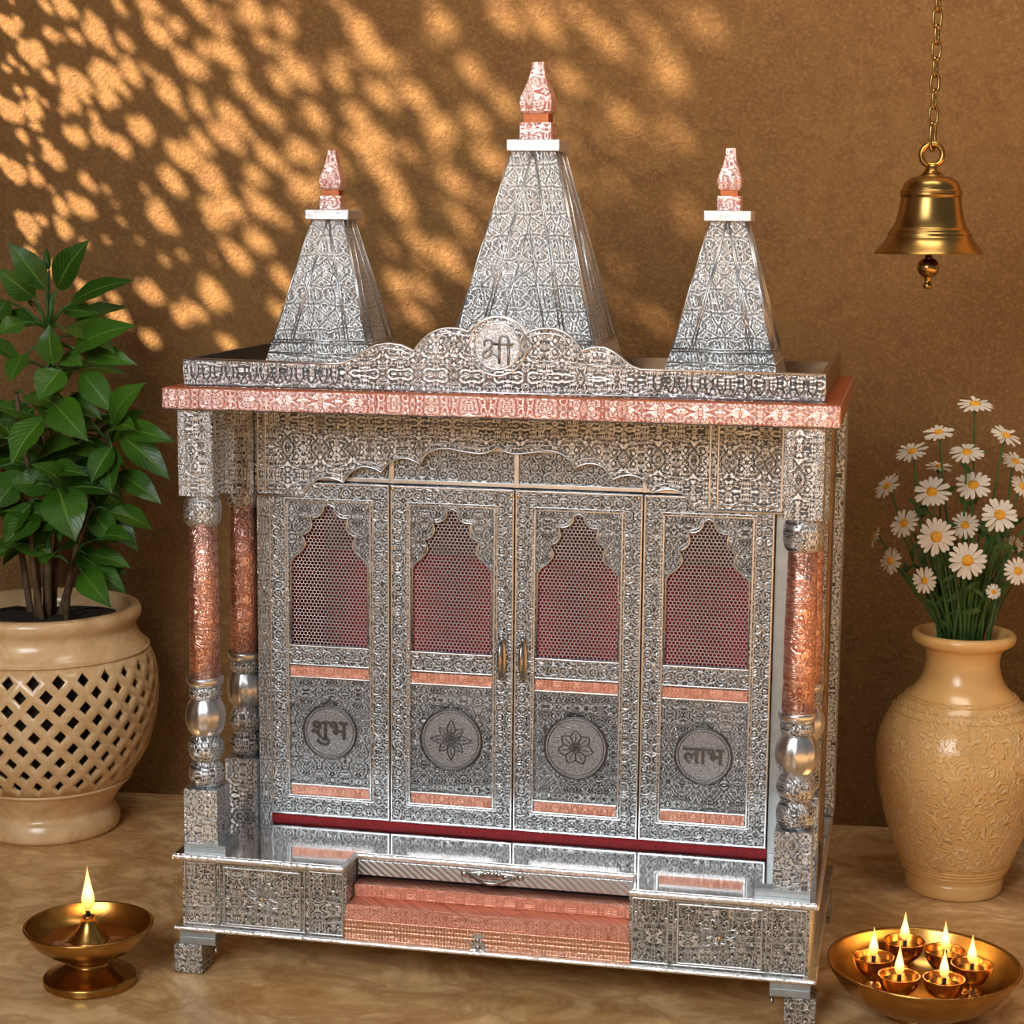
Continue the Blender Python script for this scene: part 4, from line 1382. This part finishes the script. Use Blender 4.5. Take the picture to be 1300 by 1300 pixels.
QX, QY = .6015, .103
dish = thing('lamp_tray', 'wide round brass tray holding six small lit lamps', 'tray', (QX, QY, 0))
pr = smooth_prof([(0, .0540), (.002, .0570), (.007, .0565), (.010, .0600), (.014, .0720), (.022, .0890), (.034, .1060), (.050, .1200), (.064, .1290), (.072, .1325), (.0745, .1320)], 4)
inn = smooth_prof([(.0735, .1290), (.064, .1240), (.048, .1140), (.034, .1000), (.024, .0840), (.018, .0640), (.0165, .0)], 4)
MB().lathe(QX, QY, pr + inn, 80).build('bowl', 'brass', dish)
CUPS = [(-.016, .060, 'small lit brass lamp in the tray, back left of the six'), (.040, .050, 'small lit brass lamp in the tray, back right of the six'),
        (-.058, .004, 'small lit brass lamp at the far left inside the tray'), (.076, .006, 'small lit brass lamp at the far right inside the tray'),
        (-.022, -.046, 'small lit brass lamp in the tray, front left of the six'), (.038, -.044, 'small lit brass lamp in the tray, front right of the six')]
def tea_lamp(k, x, y, label):
    d = math.hypot(x - QX, y - QY)
    zf = .0200 if d < .062 else .0245 if d < .072 else .030
    s = .92
    t = thing('tea_lamp', label, 'lamp', (x, y, zf), 'small lamps in the brass tray')
    P = lambda L: [(zf + z, r * s) for z, r in L]
    body = smooth_prof(P([(0, .0155), (.003, .0165), (.006, .0140), (.010, .0105), (.014, .0110), (.020, .0200), (.030, .0272), (.042, .0308), (.0450, .0312)]), 4)
    inn = smooth_prof(P([(.0450, .0295), (.036, .0265), (.028, .0200), (.025, .0)]), 4)
    MB().lathe(x, y, body + inn, 40).build('cup', 'brass_cup', t)
    MB().lathe(x, y, P([(.0270, .0175), (.0352, .0255), (.0355, .0)]), 32).build('oil', 'oil', t)
    MB().tube([(x, y, zf + .030), (x + .0006, y, zf + .044), (x, y - .0006, zf + .050)], [.0032, .0027, .0018], 8).build('wick', 'wick', t)
    flame(t, x, y, zf + .044, .044, .0066, .16)
for k, (dx, dy, lab) in enumerate(CUPS):
    tea_lamp(k, QX + dx - .011, QY + dy + .014, lab)

# ------------------------------------------------------------------ bell on its chain
BX, BY = .5705, .45
bell = thing('bell', 'polished brass temple bell hanging in front of the brown wall', 'bell', (BX, BY, 1.039))
pr = smooth_prof([(1.1600, .0110), (1.1560, .0135), (1.1545, .0175), (1.1525, .0190), (1.1500, .0300), (1.1440, .0380), (1.1370, .0418), (1.1320, .0432)], 3)
pr += [(1.1315, .0450), (1.1290, .0458), (1.1275, .0446), (1.1262, .0456), (1.1240, .0456), (1.1225, .0440)]
pr += smooth_prof([(1.1215, .0438), (1.1050, .0462), (1.0876, .0502), (1.0760, .0552)], 4)
pr += [(1.0745, .0580), (1.0725, .0590), (1.0705, .0588), (1.0695, .0606), (1.0668, .0614), (1.0650, .0608)]
pr += smooth_prof([(1.0640, .0622), (1.0576, .0655), (1.0500, .0715), (1.0430, .0778), (1.0400, .0802), (1.0385, .0800)], 3)
pr += [(1.0390, .0760), (1.060, .056), (1.10, .042), (1.14, .034), (1.148, .0)]
pr = [(z, r) for z, r in pr]
MB().lathe(BX, BY, [(1.1665, .0095)] + pr, 72).build('bell_body', 'brass_bell' if 'brass_bell' in M else 'brass', bell)
lp = MB()
RZ, RR = 1.1835, .0155
lp.tube([(BX - .001 + RR * math.cos(2 * PI * k / 28), BY, RZ + RR * 1.02 * math.sin(2 * PI * k / 28)) for k in range(28)], .0046, 10, closed=True)
lp.lathe(BX, BY, [(1.1560, .0150), (1.1600, .0118), (1.1660, .0098), (1.1700, .0085)], 24)
lp.build('loop', 'brass', bell)
cl = MB()
cl.tube([(BX, BY, 1.146), (BX, BY, 1.028)], .0055, 10)
cl.ball((BX, BY, 1.0185), (.0163, .0163, .0155), 24, 14)
cl.lathe(BX, BY, smooth_prof([(.9865, .0), (.9872, .0042), (.9905, .0068), (.9945, .0060), (.9975, .0042), (1.0015, .0050), (1.0045, .0062)], 3), 20)
cl.build('clapper', 'brass_dark', bell)

chain = thing('chain', 'thin brass link chain reaching down to the bell from above', 'chain', (BX, BY, 1.2))
def link(cz, h, wd, r, turn, cx):
    pts = []
    n = 24
    for k in range(n):
        a = 2 * PI * k / n
        u = wd * math.copysign(abs(math.cos(a)) ** .75, math.cos(a))
        z = h * math.copysign(abs(math.sin(a)) ** .8, math.sin(a))
        pts.append((cx + u * math.cos(turn), BY + u * math.sin(turn), cz + z))
    MB().tube(pts, r, 8, closed=True).build('link', 'brass_dark', chain)
z = RZ + RR + .0046
link(RZ + .0265, .0200, .0058, .0025, .95, BX - .001)
zc = RZ + .0265 + .0305
k = 0
while zc < 1.62:
    link(zc, .0140, .0060, .0021, .30 if k % 2 == 0 else 1.15, BX - .0010 + .0000 * k)
    zc += .0232
    k += 1
